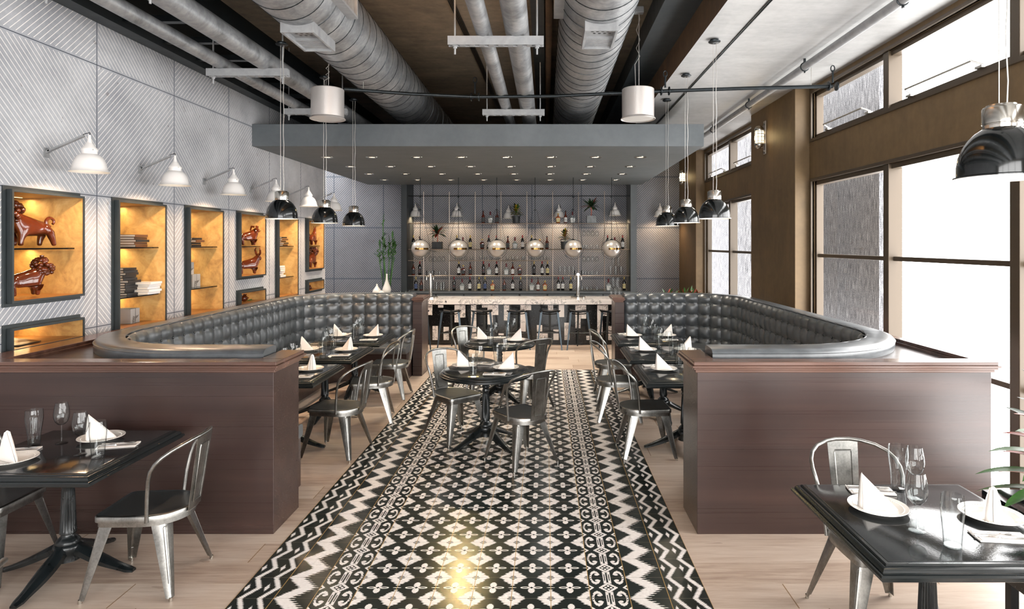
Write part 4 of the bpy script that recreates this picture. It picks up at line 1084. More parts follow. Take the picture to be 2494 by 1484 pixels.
# rows: (kind, pixel u)
c1 = lambda x: 980+x/8.243
c2 = lambda x: 1270+x/8.243
ROWS = {
 'top': [('sp', c1(1625)), ('cq', c1(1765)), ('sp', c1(1900)), ('am', c2(735)), ('sw', c2(885)), ('cq', c2(1025))],
 'second': [('wg', c1(225)), ('sw', c1(345)), ('wc', c1(1097)), ('cq', c1(1215)), ('wc', c1(1365)), ('dk', c1(1603)), ('wr', c1(1735)), ('wd', c1(1890)), ('sp', c1(2118)), ('cq', c1(2262)), ('wr', c1(2412)),
            ('wk', c2(205)), ('am', c2(368)), ('sp', c2(513)), ('wr', c2(1728)), ('cq', c2(1872)), ('wr', c2(2028))],
 'fourth': [('sp', c1(225)), ('wd', c1(350)), ('wg', c1(1135)), ('dk', c1(1222)), ('sp', c1(1365)), ('wd', c1(1630)), ('cq', c1(1742)), ('wr', c1(1893)), ('cq', c1(2088)), ('sw', c1(2215)), ('dk', c1(2355)),
            ('wk', c2(253)), ('wr', c2(415)), ('wc', c2(522))],
 'bottom': [('wb', c1(275)), ('sp', c1(380)), ('wd', c1(1040)), ('cq', c1(1200)), ('wr', c1(1358)), ('wc', c1(1540)), ('wb', c1(1658)), ('am', c1(1812)), ('sp', c1(2048)), ('wr', c1(2215)), ('wk', c1(2375)),
            ('cq', c2(208)), ('sw', c2(333)), ('am', c2(472)), ('wr', c2(740)), ('wr', c2(830)), ('wc', c2(990)), ('cq', c2(1745)), ('wc', c2(2062))]}
bays = [XLB]+PX
def bay(x): return max(i for i in range(len(bays)) if bays[i] <= x+.001)
NORDB = ['first', 'second', 'third', 'fourth', 'fifth', 'sixth', 'seventh', 'eighth', 'ninth']
for row, L_ in ROWS.items():
    z = .906 if row == 'bottom' else ZS[row]-.007
    by = {}
    for k, u in L_: by.setdefault(bay(xw(u, YR)), []).append((k, u))
    for b_i, items in by.items():
        for n, (k, u) in enumerate(items):
            pos = ['only bottle'] if len(items) == 1 else ['left bottle', 'right bottle'] if len(items) == 2 else ['left bottle', 'middle bottle', 'right bottle']
            mk_, desc = B[k]
            mk_('%s, %s in %s bay, %s shelf' % (desc, pos[n], NORDB[b_i], row), (xw(u, YR), YR+(.0 if n % 2 else -.02), z), 0, 'bottles on the bar shelves')

# ---- glassware
def glass_thing(prof_out, name, cat, seg=28, thick=.0016):
    t = thing(name, '', cat)
    inn = [(max(r-thick, .0001), z+(thick if i == 0 else 0)) for i, (r, z) in enumerate(prof_out['bowl'])]
    MB().lathe(prof_out['bowl'], seg=seg).lathe(inn, seg=seg).build('bowl', 'glass', t, smooth=60)
    if 'stem' in prof_out: MB().lathe(prof_out['stem'], seg=16).build('stem', 'glass', t, smooth=60)
    if 'foot' in prof_out: MB().lathe(prof_out['foot'], seg=seg).build('foot', 'glass', t, smooth=60)
    m_ = Maker(t); MAKERS.append(m_); return m_
WINE = dict(bowl=[(.004, .112), (.02, .118), (.034, .135), (.041, .158), (.043, .178), (.041, .205), (.036, .232), (.032, .252)],
            stem=[(.004, .113), (.0038, .10), (.0036, .05), (.0045, .012), (.008, .006)], foot=[(.0001, .007), (.012, .005), (.033, .0015), (.034, 0), (.0001, 0)])
PILS = dict(bowl=[(.0001, .004), (.032, .004), (.033, .01), (.034, .05), (.038, .09), (.045, .14), (.048, .17), (.047, .195), (.045, .218)], foot=[(.0001, 0), (.031, 0), (.032, .004), (.0001, .0045)])
TUMB = dict(bowl=[(.0001, .005), (.033, .005), (.034, .012), (.037, .06), (.042, .11), (.045, .145), (.045, .17), (.042, .205), (.041, .212)], foot=[(.0001, 0), (.033, 0), (.033, .005), (.0001, .0055)])
SMALL = dict(bowl=[(.0001, .004), (.034, .004), (.035, .01), (.037, .09)])
TALL = dict(bowl=[(.0001, .004), (.03, .004), (.031, .01), (.040, .2)])
GW = glass_thing(WINE, 'wine_glass', 'wine glass'); GP = glass_thing(PILS, 'beer_glass', 'beer glass'); GT = glass_thing(TUMB, 'tumbler', 'tumbler')
GS = glass_thing(SMALL, 'short_glass', 'glass', 16); GL = glass_thing(TALL, 'tall_glass', 'glass', 16)
for (b_i, xs) in ((2, (c1(1085), c1(1170), c1(1275), c1(1385))), (3, (c1(1575), c1(1670), c1(1780), c1(1910))), (4, (c1(2110), c1(2220), c1(2310), c1(2420), c2(40))), (5, (c2(230), c2(330), c2(410), c2(470), c2(530)))):
    for n, u in enumerate(xs): GS('short clear glass, %s in %s bay of the third shelf' % (ORD[n], NORDB[b_i]), (xw(u, YR), YR, ZS['third']-.007), 0, 'short glasses on the third shelf')
for n, u in enumerate((c1(540), c1(610), c1(700), c1(745), c1(870))): GS('short clear glass, %s in second bay of fourth shelf' % ORD[n], (xw(u, YR), YR, ZS['fourth']-.007), 0, 'short glasses on the fourth shelf')
for n, u in enumerate((c2(1235), c2(1290), c2(1345), c2(1420), c2(1520))): GS('short clear glass, %s in eighth bay of fourth shelf' % ORD[n], (xw(u, YR), YR, ZS['fourth']-.007), 0, 'short glasses on the fourth shelf')
for n, u in enumerate((c2(1240), c2(1300), c2(1400), c2(1520))): GS('short clear glass, %s in eighth bay of second shelf' % ORD[n], (xw(u, YR), YR, ZS['second']-.007), 0, 'short glasses on the second shelf')
for n, u in enumerate((c2(1220), c2(1320), c2(1400), c2(1520))): GS('short clear glass, %s in eighth bay of bottom row' % ORD[n], (xw(u, YR), YR, .906), 0, 'short glasses in the bottom row')
for n, u in enumerate((c2(775), c2(870), c2(960), c2(1040))): GL('tall clear glass, %s in seventh bay of fourth shelf' % ORD[n], (xw(u, YR), YR, ZS['fourth']-.007), 0, 'tall glasses on the fourth shelf')
for n, u in enumerate((c1(600), c1(690), c1(780), c1(830))): GL('tall clear glass, %s in second bay of bottom row' % ORD[n], (xw(u, YR), YR, .906), 0, 'tall glasses in the bottom row')
for n, (u, dz) in enumerate(((c2(1790), 0), (c2(1895), 0), (c2(2000), 0), (c2(1845), .206), (c2(1950), .206))): GL('tall clear glass, %s of the pyramid in ninth bay' % ORD[n], (xw(u, YR), YR, ZS['fourth']-.007+dz), 0, 'tall glasses in the ninth bay')
for n, (u, dz) in enumerate(((1489, 0), (1499, 0), (1509, 0), (1494, .206), (1504, .206))): GL('tall clear glass, %s of the stack at bar end' % ORD[n], (xw(u, 12.95), 12.95, .901+dz), 0, 'tall glasses stacked at the bar end')
for b0, zz, w_ in ((0, 1.82, 'second bay, under second shelf'), (6, 1.82, 'eighth bay, under second shelf'), (6, 2.42, 'eighth bay, under top shelf')):
    for k in range(4):
        GW('upside-down wine glass, %s in %s' % (ORD[k], w_), (PX[b0]+.14+.1*k, YR, zz+.005), 0, 'hanging wine glasses', rx=PI)

# ================================================================== PLANTS
def leaf(mb, base, d, L, w, droop=.4, n=5, fold=.25, m=None, tipup=0):
    d = Vector(d).normalized(); side = d.cross(Vector((0, 0, 1)))
    if side.length < .05: side = Vector((1, 0, 0))
    side.normalize(); p = Vector(base); up = side.cross(d).normalized(); vs = []
    for i in range(n+1):
        t_ = i/n; ww = w*sin(PI*min(1, t_*.92+.06))**.75*(1-.15*t_)
        if i == n: ww = .0005
        vs += [p-side*ww+up*ww*fold, p.copy(), p+side*ww+up*ww*fold]
        dd = d+Vector((0, 0, -droop*t_*1.2)); p = p+dd.normalized()*(L/n)
    fs = []
    for i in range(n):
        a = i*3; fs += [(a, a+1, a+4, a+3), (a+1, a+2, a+5, a+4)]
    mb.add(vs, fs, m)
def croton(name, label, loc, h, n, L, w, mats, rosette=False, stemh=.0, seed=1, pot=None, dome=1.0, grp=None):
    t = thing(name, label, 'plant', loc, 0, grp); rnd = random.Random(seed)
    z0 = 0
    if pot:
        kind, pw, ph, pm = pot
        if kind == 'cube': MB().box(-pw/2, pw/2, -pw/2, pw/2, 0, ph).build('pot', pm, t, smooth=0, bevel=.003)
        else: MB().lathe([(.0001, 0), (pw*.42, 0), (pw/2, ph), (pw/2-.012, ph), (pw*.4, ph-.02), (.0001, ph-.02)], seg=24).build('pot', pm, t, smooth=40)
        z0 = ph
    if stemh: MB().tube([(0, 0, z0-.01), (.008, .0, z0+stemh*.5), (0, 0, z0+stemh)], [.012, .010, .016], 8).build('stem', 'stemred' if rosette else 'stem', t)
    mbs = {m_: MB() for m_ in set(mats)}
    for k in range(n):
        q = k/n; a = k*2.39996+rnd.uniform(-.2, .2)
        if rosette: el = -.1+1.15*q+rnd.uniform(-.1, .1); zz = z0+stemh-.01+.02*q; dr = .7-.5*q
        else: el = .15+.85*q**1.6+rnd.uniform(-.1, .15); zz = z0+.02+h*q*.78; dr = .6-.3*q
        d = (cos(a)*cos(el), sin(a)*cos(el), sin(el))
        leaf(mbs[mats[k % len(mats)]], (0, 0, zz), d, L*rnd.uniform(.8, 1.1)*(1-.35*q*(not rosette)), w*rnd.uniform(.85, 1.1), dr)
    if not rosette and not stemh: MB().tube([(0, 0, z0-.02), (0, 0, z0+h*.85)], .008, 6).build('stem', 'stem', t)
    for m_, b_ in mbs.items(): b_.build('foliage', m_, t, smooth=60)
    return t
croton('potted_plant', 'leafy rosette plant in black cube pot, second bay of rack', (xw(c1(702), YR), YR, ZS['second']-.007), .2, 30, .27, .034, ['leafdark', 'leaf', 'leafred', 'leafdark'], True, .19, 3, ('cube', .225, .17, 'potdark'))
croton('potted_plant', 'leafy rosette plant in grey cube pot, eighth bay top shelf', (xw(c2(1400), YR), YR, ZS['top']-.007), .2, 30, .27, .034, ['leafdark', 'leafdark', 'leaf', 'leafdark', 'leafred'], True, .21, 4, ('cube', .22, .175, 'potgrey'))
croton('croton_plant', 'yellow-green croton in dark pot on the top shelf, fifth bay', (xw(c1(2285), YR), YR, ZS['top']-.007), .24, 44, .2, .034, ['leafyellow', 'leafdark', 'leafyellow', 'leaf'], False, 0, 5, ('round', .19, .17, 'potdark'))
croton('croton_plant', 'yellow-green croton in dark pot on second shelf, seventh bay', (xw(c2(870), YR), YR, ZS['second']-.007), .24, 46, .2, .032, ['leafyellow', 'leafdark', 'leafyellow', 'leafred'], False, 0, 6, ('round', .2, .18, 'potdark'))

# side counter at left with vases, bamboo and glasses
t = thing('side_counter', 'low dark counter behind the left booth carrying vases', 'counter', (-3.75, 14.0, 0))
LL(MB().box(-4.35, -2.92, 13.65, 14.4, .84, .885), (-3.75, 14.0, 0)).build('worktop', 'canopy', t, smooth=0)
LL(MB().box(-4.3, -2.96, 13.7, 14.38, 0, .84), (-3.75, 14.0, 0)).build('cabinet_body', 'postdark', t, smooth=0)
def vase(prof, u, y, s, lab):
    t = thing('vase', lab, 'vase', (xw(u, y), y, .886)); MB().lathe([(r*s, z*s) for r, z in prof], seg=32).build('body', 'china', t, smooth=60)
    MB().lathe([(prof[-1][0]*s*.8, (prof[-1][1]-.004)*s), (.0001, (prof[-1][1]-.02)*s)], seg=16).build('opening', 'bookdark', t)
vase([(.0001, 0), (.06, 0), (.085, .02), (.102, .06), (.1, .09), (.075, .13), (.04, .175), (.022, .21), (.017, .23), (.019, .245), (.0155, .25)], 918, 13.8, .95, 'medium teardrop white vase, leftmost on the side counter')
vase([(.0001, 0), (.05, 0), (.08, .012), (.10, .035), (.085, .06), (.05, .085), (.022, .10), (.016, .108), (.014, .11)], 929.5, 13.72, .93, 'small squat white vase in front of the two taller ones')
vase([(.0001, 0), (.06, 0), (.085, .03), (.1, .09), (.092, .14), (.065, .21), (.038, .28), (.024, .34), (.019, .42), (.021, .455), (.017, .46)], 942, 13.95, .98, 'tall slender-necked white vase before the bamboo')
t = thing('bamboo_vase', 'clear glass cylinder vase of curly lucky bamboo', 'plant', (xw(942, 14.2), 14.2, .886))
MB().lathe([(.0001, 0), (.10, 0), (.10, .55), (.096, .55), (.096, .01), (.0001, .01)], seg=32).build('glass_vase', 'glass', t, smooth=50)
rnd = random.Random(11); st = MB(); lv = MB()
for k, (bx, tx, hz) in enumerate([(-.05, -.18, 1.0), (-.02, -.09, 1.6), (.0, -.05, 1.05), (.03, .06, 1.12), (.05, .12, 1.2), (.06, .17, 1.08)]):
    pts = []; curl0 = .78
    for i in range(40):
        q = i/39; z = .02+hz*q
        x = bx+(tx-bx)*min(1, z/.85); y = .03*sin(k*2)
        if curl0 < z < curl0+.28 and k != 1:
            a = (z-curl0)*55; e = .045*sin(PI*(z-curl0)/.28)**.5; x += e*cos(a); y += e*sin(a)
        pts.append((x, y, z))
    st.tube(pts, .010, 6)
    top = Vector(pts[-1])
    for j in range(11 if k != 1 else 16):
        q = rnd.uniform(.66, 1.0); p = Vector(pts[int(39*q)]); a = rnd.uniform(0, 2*PI); el = rnd.uniform(.1, 1.2)
        leaf(lv, p, (cos(a)*cos(el), sin(a)*cos(el), sin(el)), rnd.uniform(.12, .2), rnd.uniform(.015, .024), .5)
    leaf(lv, top, (rnd.uniform(-.2, .2), 0, 1), .2, .028, .2)
st.build('stem', 'stem', t); lv.build('foliage', 'leaf', t, smooth=60)
for n, (u, y) in enumerate(((969, 13.75), (976, 14.05), (983, 13.75), (989, 14.05), (994, 13.78), (997.5, 14.2))): GS('upturned glass on the side counter, %s from left' % ORD[n], (xw(u, y), y, .886), 0, 'glasses on the side counter')
# corner planter at right and its croton
t = thing('corner_planter', 'dark planter behind the right booth with succulent leaves', 'planter', (2.42, 11.2, 0))
MB().box(-.4, .4, -.2, .2, 0, 1.02).build('box', 'potdark', t, smooth=0, bevel=.005); MB().box(-.38, .38, -.18, .18, 1.02, 1.03).build('soil', 'soil', t, smooth=0)
t = thing('succulent_plant', 'red-edged green leaves rising over the right booth back', 'plant', (2.42, 11.2, 1.03))
rnd = random.Random(21); f1, f2 = MB(), MB()
for k in range(46):
    x = rnd.uniform(-.28, .3); a = rnd.uniform(0, 2*PI); el = rnd.uniform(.45, 1.4)
    leaf(f1 if k % 3 else f2, (x, rnd.uniform(-.1, .1), 0), (cos(a)*cos(el), sin(a)*cos(el), sin(el)), rnd.uniform(.14, .25), .028, .2)
f1.build('foliage', 'leaf', t, smooth=60); f2.build('foliage', 'leafred', t, smooth=60)
# window planter next to the foreground table
t = thing('granite_planter', 'black granite planter box beside the foreground table', 'planter', (2.75, 2.55, 0))
g = MB(); g.box(-.52, .5, .61, .69, .36, .742).box(-.52, .5, -.69, -.61, .36, .742).box(-.52, -.44, -.61, .61, .36, .742).box(.42, .5, -.61, .61, .36, .742).box(-.44, .42, -.61, .61, .36, .42)
g.build('box', 'granite', t, smooth=0, bevel=.002)
MB().box(-.44, .42, -.61, .61, .42, .69).build('soil', 'soil', t, smooth=0)
for sx in (-.45, .4):
    for sy in (-.6, .6): MB().box(sx-.0, sx+.04, sy-.02, sy+.02, 0, .36).build('leg', 'blackmetal', t, smooth=0)
pb = MB(); rnd = random.Random(4)
for k in range(110): pb.ball((rnd.uniform(-.42, .4), rnd.uniform(-.59, .59), .69), rnd.uniform(.012, .022), 8, 5, (1, 1, .6))
o = pb.build('pebbles', 'pebble', t); o['kind'] = 'stuff'
t = thing('croton_plant', 'red-tipped green croton in the granite window planter', 'plant', (2.49, 3.05, .69))
rnd = random.Random(9); f1, f2, f3 = MB(), MB(), MB()
for k in range(44):
    q = k/44; a = k*2.4+rnd.uniform(-.2, .2); el = .02+1.1*q; zz = .08+.42*q
    leaf([f1, f1, f2, f3][k % 4], (0, 0, zz), (cos(a)*cos(el), sin(a)*cos(el), sin(el)), rnd.uniform(.3, .4)*(1-.35*q), .042, .55, 8, .35)
f1.build('foliage', 'leaf', t, smooth=60); f2.build('foliage', 'leafred', t, smooth=60); f3.build('foliage', 'leafdark', t, smooth=60)
MB().tube([(0, 0, 0), (.01, 0, .3), (0, 0, .6)], .013, 8).build('stem', 'stemred', t)

# ================================================================== BOOTHS (mirrored about the aisle centre)
XC = -.4175
R1, R2 = .9, .75
C1 = (2.25, 5.70); C2 = (2.40, 8.90)          # corner centres (distance from the aisle centre, Y)
D0 = 1.615
def path():
    """samples (s, d, y, nd, ny) along the inner face; n points out of the booth"""
    P_ = []; s = 0; step = .0925/4
    def lin(d0, y0, d1, y1, n):
        nonlocal s
        L_ = math.hypot(d1-d0, y1-y0); k = max(1, round(L_/step))
        for i in range(k): P_.append((s+L_*i/k, d0+(d1-d0)*i/k, y0+(y1-y0)*i/k, n[0], n[1]))
        s += L_
    def arc(c, r, a0, a1):
        nonlocal s
        L_ = abs(a1-a0)*r; k = round(L_/step)
        for i in range(k):
            a = a0+(a1-a0)*i/k; P_.append((s+L_*i/k, c[0]+r*cos(a), c[1]+r*sin(a), cos(a), sin(a)))
        s += L_
    lin(D0, C1[1]-R1, C1[0], C1[1]-R1, (0, -1))
    arc(C1, R1, -PI/2, 0)
    lin(C1[0]+R1, C1[1], C2[0]+R2, C2[1], (1, 0))
    arc(C2, R2, 0, PI/2)
    lin(C2[0], C2[1]+R2, D0, C2[1]+R2, (0, 1))
    P_.append((s, D0, C2[1]+R2, 0, 1))
    return P_, s
PATH, PLEN = path()
NC = round(PLEN/.185); CW = PLEN/NC
def at(s):
    for a, b_ in zip(PATH, PATH[1:]):
        if a[0] <= s <= b_[0]:
            q = (s-a[0])/(b_[0]-a[0]); return tuple(a[i]+(b_[i]-a[i])*q for i in range(5))
    return PATH[-1]
ZROW = [.385, .565, .745, .925, 1.10, 1.235]
def booth(sgn, side):
    X_ = lambda d: XC+sgn*d
    def pt(p, off, z): return (X_(p[1]+p[3]*off), p[2]+p[4]*off, z)
    t = thing('booth_bench', 'tufted dark leather booth bench curving round the %s tables' % side, 'booth bench', (0, 0, 0), 0, 'curved booth benches')
    # tufted backrest
    prof = []
    for j in range(len(ZROW)-1):
        for k in range(7): prof.append((ZROW[j]+(ZROW[j+1]-ZROW[j])*k/7, j, k/7))
    prof.append((ZROW[-1], len(ZROW)-2, 1.0))
    n = len(PATH); rings = []
    for p in PATH:
        fs = (p[0]/CW) % 1; su = abs(sin(PI*fs))
        ring = []
        for z, j, q in prof:
            sv = abs(sin(PI*q)) if j < len(ZROW)-2 else abs(sin(PI*min(q*.5, .5)))
            dd = .046*(su**.48)*(.30+.70*sv**.45)
            off = -dd+.012
            if j == len(ZROW)-2: off += .05*max(0, q-.35)**2*2.2; 
            zz = z-(.010*(1-su) if q > .9 and j == len(ZROW)-2 else 0)
            ring.append(pt(p, off, zz))
        rings.append(ring)
    mb = MB().loft(rings, closed=False)
    back = mb.build('backrest', 'leather', t, smooth=75)
    # smooth top roll
    W_ = .25; rr = []
    for p in PATH:
        su = abs(sin(PI*((p[0]/CW) % 1)))**.5*.008
        rr.append([pt(p, o, z) for o, z in ((.035, 1.20), (.035, 1.233+su), (.06, 1.241+su*.6), (.10, 1.243), (W_-.05, 1.240), (W_-.018, 1.232), (W_, 1.212), (W_, 1.16), (W_-.01, 1.13), (.035, 1.13))])
    MB().loft(rr, closed=True, cap0=True, cap1=True).build('top_roll', 'leather', t, smooth=60)
    MB().tube([pt(p, W_+.001, 1.210) for p in PATH[::2]], .0035, 5).tube([pt(p, .045, 1.240) for p in PATH[::2]], .003, 5).build('piping', 'leather', t)
    # seat cushion and plinth
    def strip(offs, name, mat, sm=40):
        return MB().loft([[pt(p, o, z) for o, z in offs] for p in PATH[::2]+([PATH[-1]] if len(PATH) % 2 == 0 else [])], True, True, True).build(name, mat, t, smooth=sm)
    strip(((.02, .395), (.02, .50), (-.44, .505), (-.475, .497), (-.49, .475), (-.49, .42), (-.475, .40), (-.44, .395)), 'seat_cushion', 'leather')
    strip(((.10, .0), (.10, .395), (-.44, .395), (-.44, .0)), 'base', 'darkwood', 30)
    strip(((.03, .40), (.03, 1.14), (.11, 1.14), (.11, .40)), 'back_board', 'darkwood', 30)
    # buttons: visible stretches only, each one a sub-part
    cnt = 0
    bm_ = MB().ball((0, 0, 0), .0115, 12, 7, (1, 1, 1)); first = None
    order = []
    for c in range(1, NC):
        p = at(c*CW)
        for z in (1.10, .925, .745, .565): order.append((p[2] < C1[1]-.35 and p[4] < -.3, -z, c))
    order.sort(key=lambda o: (o[0], o[1]))
    rest = MB()
    for k, (hid, z, c) in enumerate(order):
        if hid: continue
        p = at(c*CW); loc = pt(p, .002, -z)
        if cnt < 96:
            if first is None: first = bm_.build('button', 'chrome_button', back, loc=loc)
            else:
                o = first.copy(); col.objects.link(o); o.parent = back; o.location = loc
            cnt += 1
        else: rest.ball(loc, .0115, 10, 6)
    if rest.v: o = rest.build('button', 'chrome_button', back); o['kind'] = 'stuff'
    return t
simple('chrome_button', srgb(86, 88, 88), .25, .7)
bl = booth(-1, 'left'); br = booth(1, 'right')

def capstrip(mb, X_, d0, d1, y0, y1, o=.03, near=1, far=1):
    # moulded cap: flat top with a stepped, rounded edge below
    for z0, z1, e in ((1.165, 1.19, o), (1.15, 1.165, o+.012), (1.135, 1.15, o), (1.115, 1.135, o*.5)):
        a, b_ = sorted((X_(d0-e), X_(d1+e))); mb.box(a, b_, y0-e*near, y1+e*far, z0, z1)
def divider(sgn, side, dmax):
    X_ = lambda d: XC+sgn*d
    t = thing('booth_divider', 'dark wooden divider wall with moulded cap wrapping the %s booth' % side, 'divider', (0, 0, 0), 0, 'wooden booth dividers')
    def B_(mb, d0, d1, y0, y1, z0, z1): a, b_ = sorted((X_(d0), X_(d1))); mb.box(a, b_, y0, y1, z0, z1)
    d_in = 1.4585
    m_ = MB(); B_(m_, d_in, dmax, 4.355, 4.80, 0, 1.115); m_.build('front_panel', 'darkwood', t, smooth=0, bevel=.003)
    m_ = MB(); B_(m_, d_in+.0, dmax, 9.93, 10.06, 0, 1.115); B_(m_, d_in, 1.60, 9.57, 9.93, 0, 1.115); m_.build('end_post', 'darkwood', t, smooth=0, bevel=.003)
    c = MB(); capstrip(c, X_, d_in, dmax, 4.355, 4.465, far=0); capstrip(c, X_, d_in, 1.57, 4.467, 4.80, near=0); c.build('front_cap', 'capwood', t, smooth=0, bevel=.004)
    c = MB(); capstrip(c, X_, d_in, 1.57, 9.57, 10.06); capstrip(c, X_, 1.64, dmax, 9.99, 10.06, .02); c.build('rear_cap', 'capwood', t, smooth=0, bevel=.004)
    c = MB(); w_ = 3.41
    for z0, z1, e in ((1.165, 1.19, 0), (1.14, 1.165, .012)): B_(c, w_-e, dmax, 4.47, 9.97, z0, z1)
    c.build('wall_ledge', 'capwood', t, smooth=0, bevel=.003)
    if dmax < 3.6:
        m_ = MB(); B_(m_, dmax-.03, dmax, 4.80, 9.93, 0, 1.14); m_.build('side_panel', 'darkwood', t, smooth=0)
    # recessed deck between bench and ledges
    rings = []
    for p in PATH:
        a = (p[1]+p[3]*.24, p[2]+p[4]*.24)
        k = min([x for x in (((w_-a[0])/p[3] if p[3] > 1e-3 else 9), ((4.46-a[1])/p[4] if p[4] < -1e-3 else 9), ((9.96-a[1])/p[4] if p[4] > 1e-3 else 9)) if x > 0] or [.05])
        k = max(k, .0)
        b_ = (a[0]+p[3]*k, a[1]+p[4]*k)
        rings.append([(X_(a[0]), a[1], 1.143), (X_(b_[0]), b_[1], 1.143)])
    # fill corners too
    m_ = MB().loft(rings, closed=False)
    m_.add([(X_(1.6), 4.44, 1.120), (X_(dmax), 4.44, 1.120), (X_(dmax), 4.80, 1.120), (X_(1.6), 4.80, 1.120)], [(0, 1, 2, 3)])
    m_.build('deck', 'darkwood', t, smooth=0)
    return t
divider(-1, 'left', 3.635); divider(1, 'right', 3.483)

# ================================================================== TABLES
def table_proto(name, round_, cat='table'):
    t = thing(name, '', cat)
    h = .46 if round_ else .45
    def ring(inset, z):
        r = h-inset
        if round_: return [(r*cos(a*2*PI/72), r*sin(a*2*PI/72), z) for a in range(72)]
        return [(-r, -r, z), (r, -r, z), (r, r, z), (-r, r, z)]
    MB().loft([ring(.056, .738), ring(.056, .7488), ring(.059, .75)], True, False, True).build('tabletop', 'lacquer', t, smooth=25)
    pr = [(.05, .688), (.014, .688), (.008, .692), (.008, .697), (.0, .700), (0, .711), (.006, .717), (.014, .719), (.014, .725), (.020, .733), (.030, .7385), (.036, .7395), (.036, .7425), (.042, .7465), (.056, .7475)]
    MB().loft([ring(i, z) for i, z in pr], True, True, False).build('edge_moulding', 'worn', t, smooth=28)
    # fluted pedestal
    pc = [(.06, .690), (.058, .672), (.036, .665), (.030, .655), (.034, .64), (.040, .628), (.036, .612), (.030, .60), (.033, .592), (.040, .582), (.040, .572), (.032, .562), (.031, .55), (.037, .54), (.037, .532),
          (.032, .525), (.034, .50), (.037, .42), (.040, .34), (.043, .27), (.044, .262), (.045, .25), (.036, .244), (.038, .232), (.048, .222), (.060, .208), (.064, .20), (.064, .19), (.074, .182), (.078, .17), (.078, .15), (.070, .138), (.066, .12), (.07, .09), (.03, .085)]
    MB().lathe(pc, seg=80, flute=(.27, .51, 20, .10)).build('pedestal', 'blackpaint', t, smooth=50)
    MB().lathe([(.05, .692), (.16, .692), (.16, .70)], seg=24).build('top_plate', 'blackpaint', t, smooth=30)
    fm = MB(); N = 10; rings = []
    for i in range(N+1):
        q = i/N; x = .035+.365*q; zc = .150*(1-q)**1.25+.022; w = .030+.014*sin(PI*min(1, q*1.25+.05)); hh = .048*(1-q)+.019
        if q > .93: w *= .62
        rings.append([(x, -w, zc-hh*.45), (x, -w, zc+hh*.12), (x, -w*.45, zc+hh*.5), (x, w*.45, zc+hh*.5), (x, w, zc+hh*.12), (x, w, zc-hh*.45)])
    rings[0:0] = []
    fm.loft(rings, True, True, True)
    fo = None
    for k in range(4):
        if fo is None: fo = fm.build('foot', 'blackpaint', t, smooth=40, bevel=.0)
        else: 
            o2 = fo.copy(); col.objects.link(o2); o2.parent = t; fo_ = o2
            o2.rotation_euler = (0, 0, k*PI/2)
    m_ = Maker(t); MAKERS.append(m_); return m_
simple('blackpaint', srgb(24, 29, 31), .3, .25, .5, var=.3, vs=16, coat=.3)
ST = table_proto('square_table', False); RT = table_proto('round_table', True)
ZT = .751

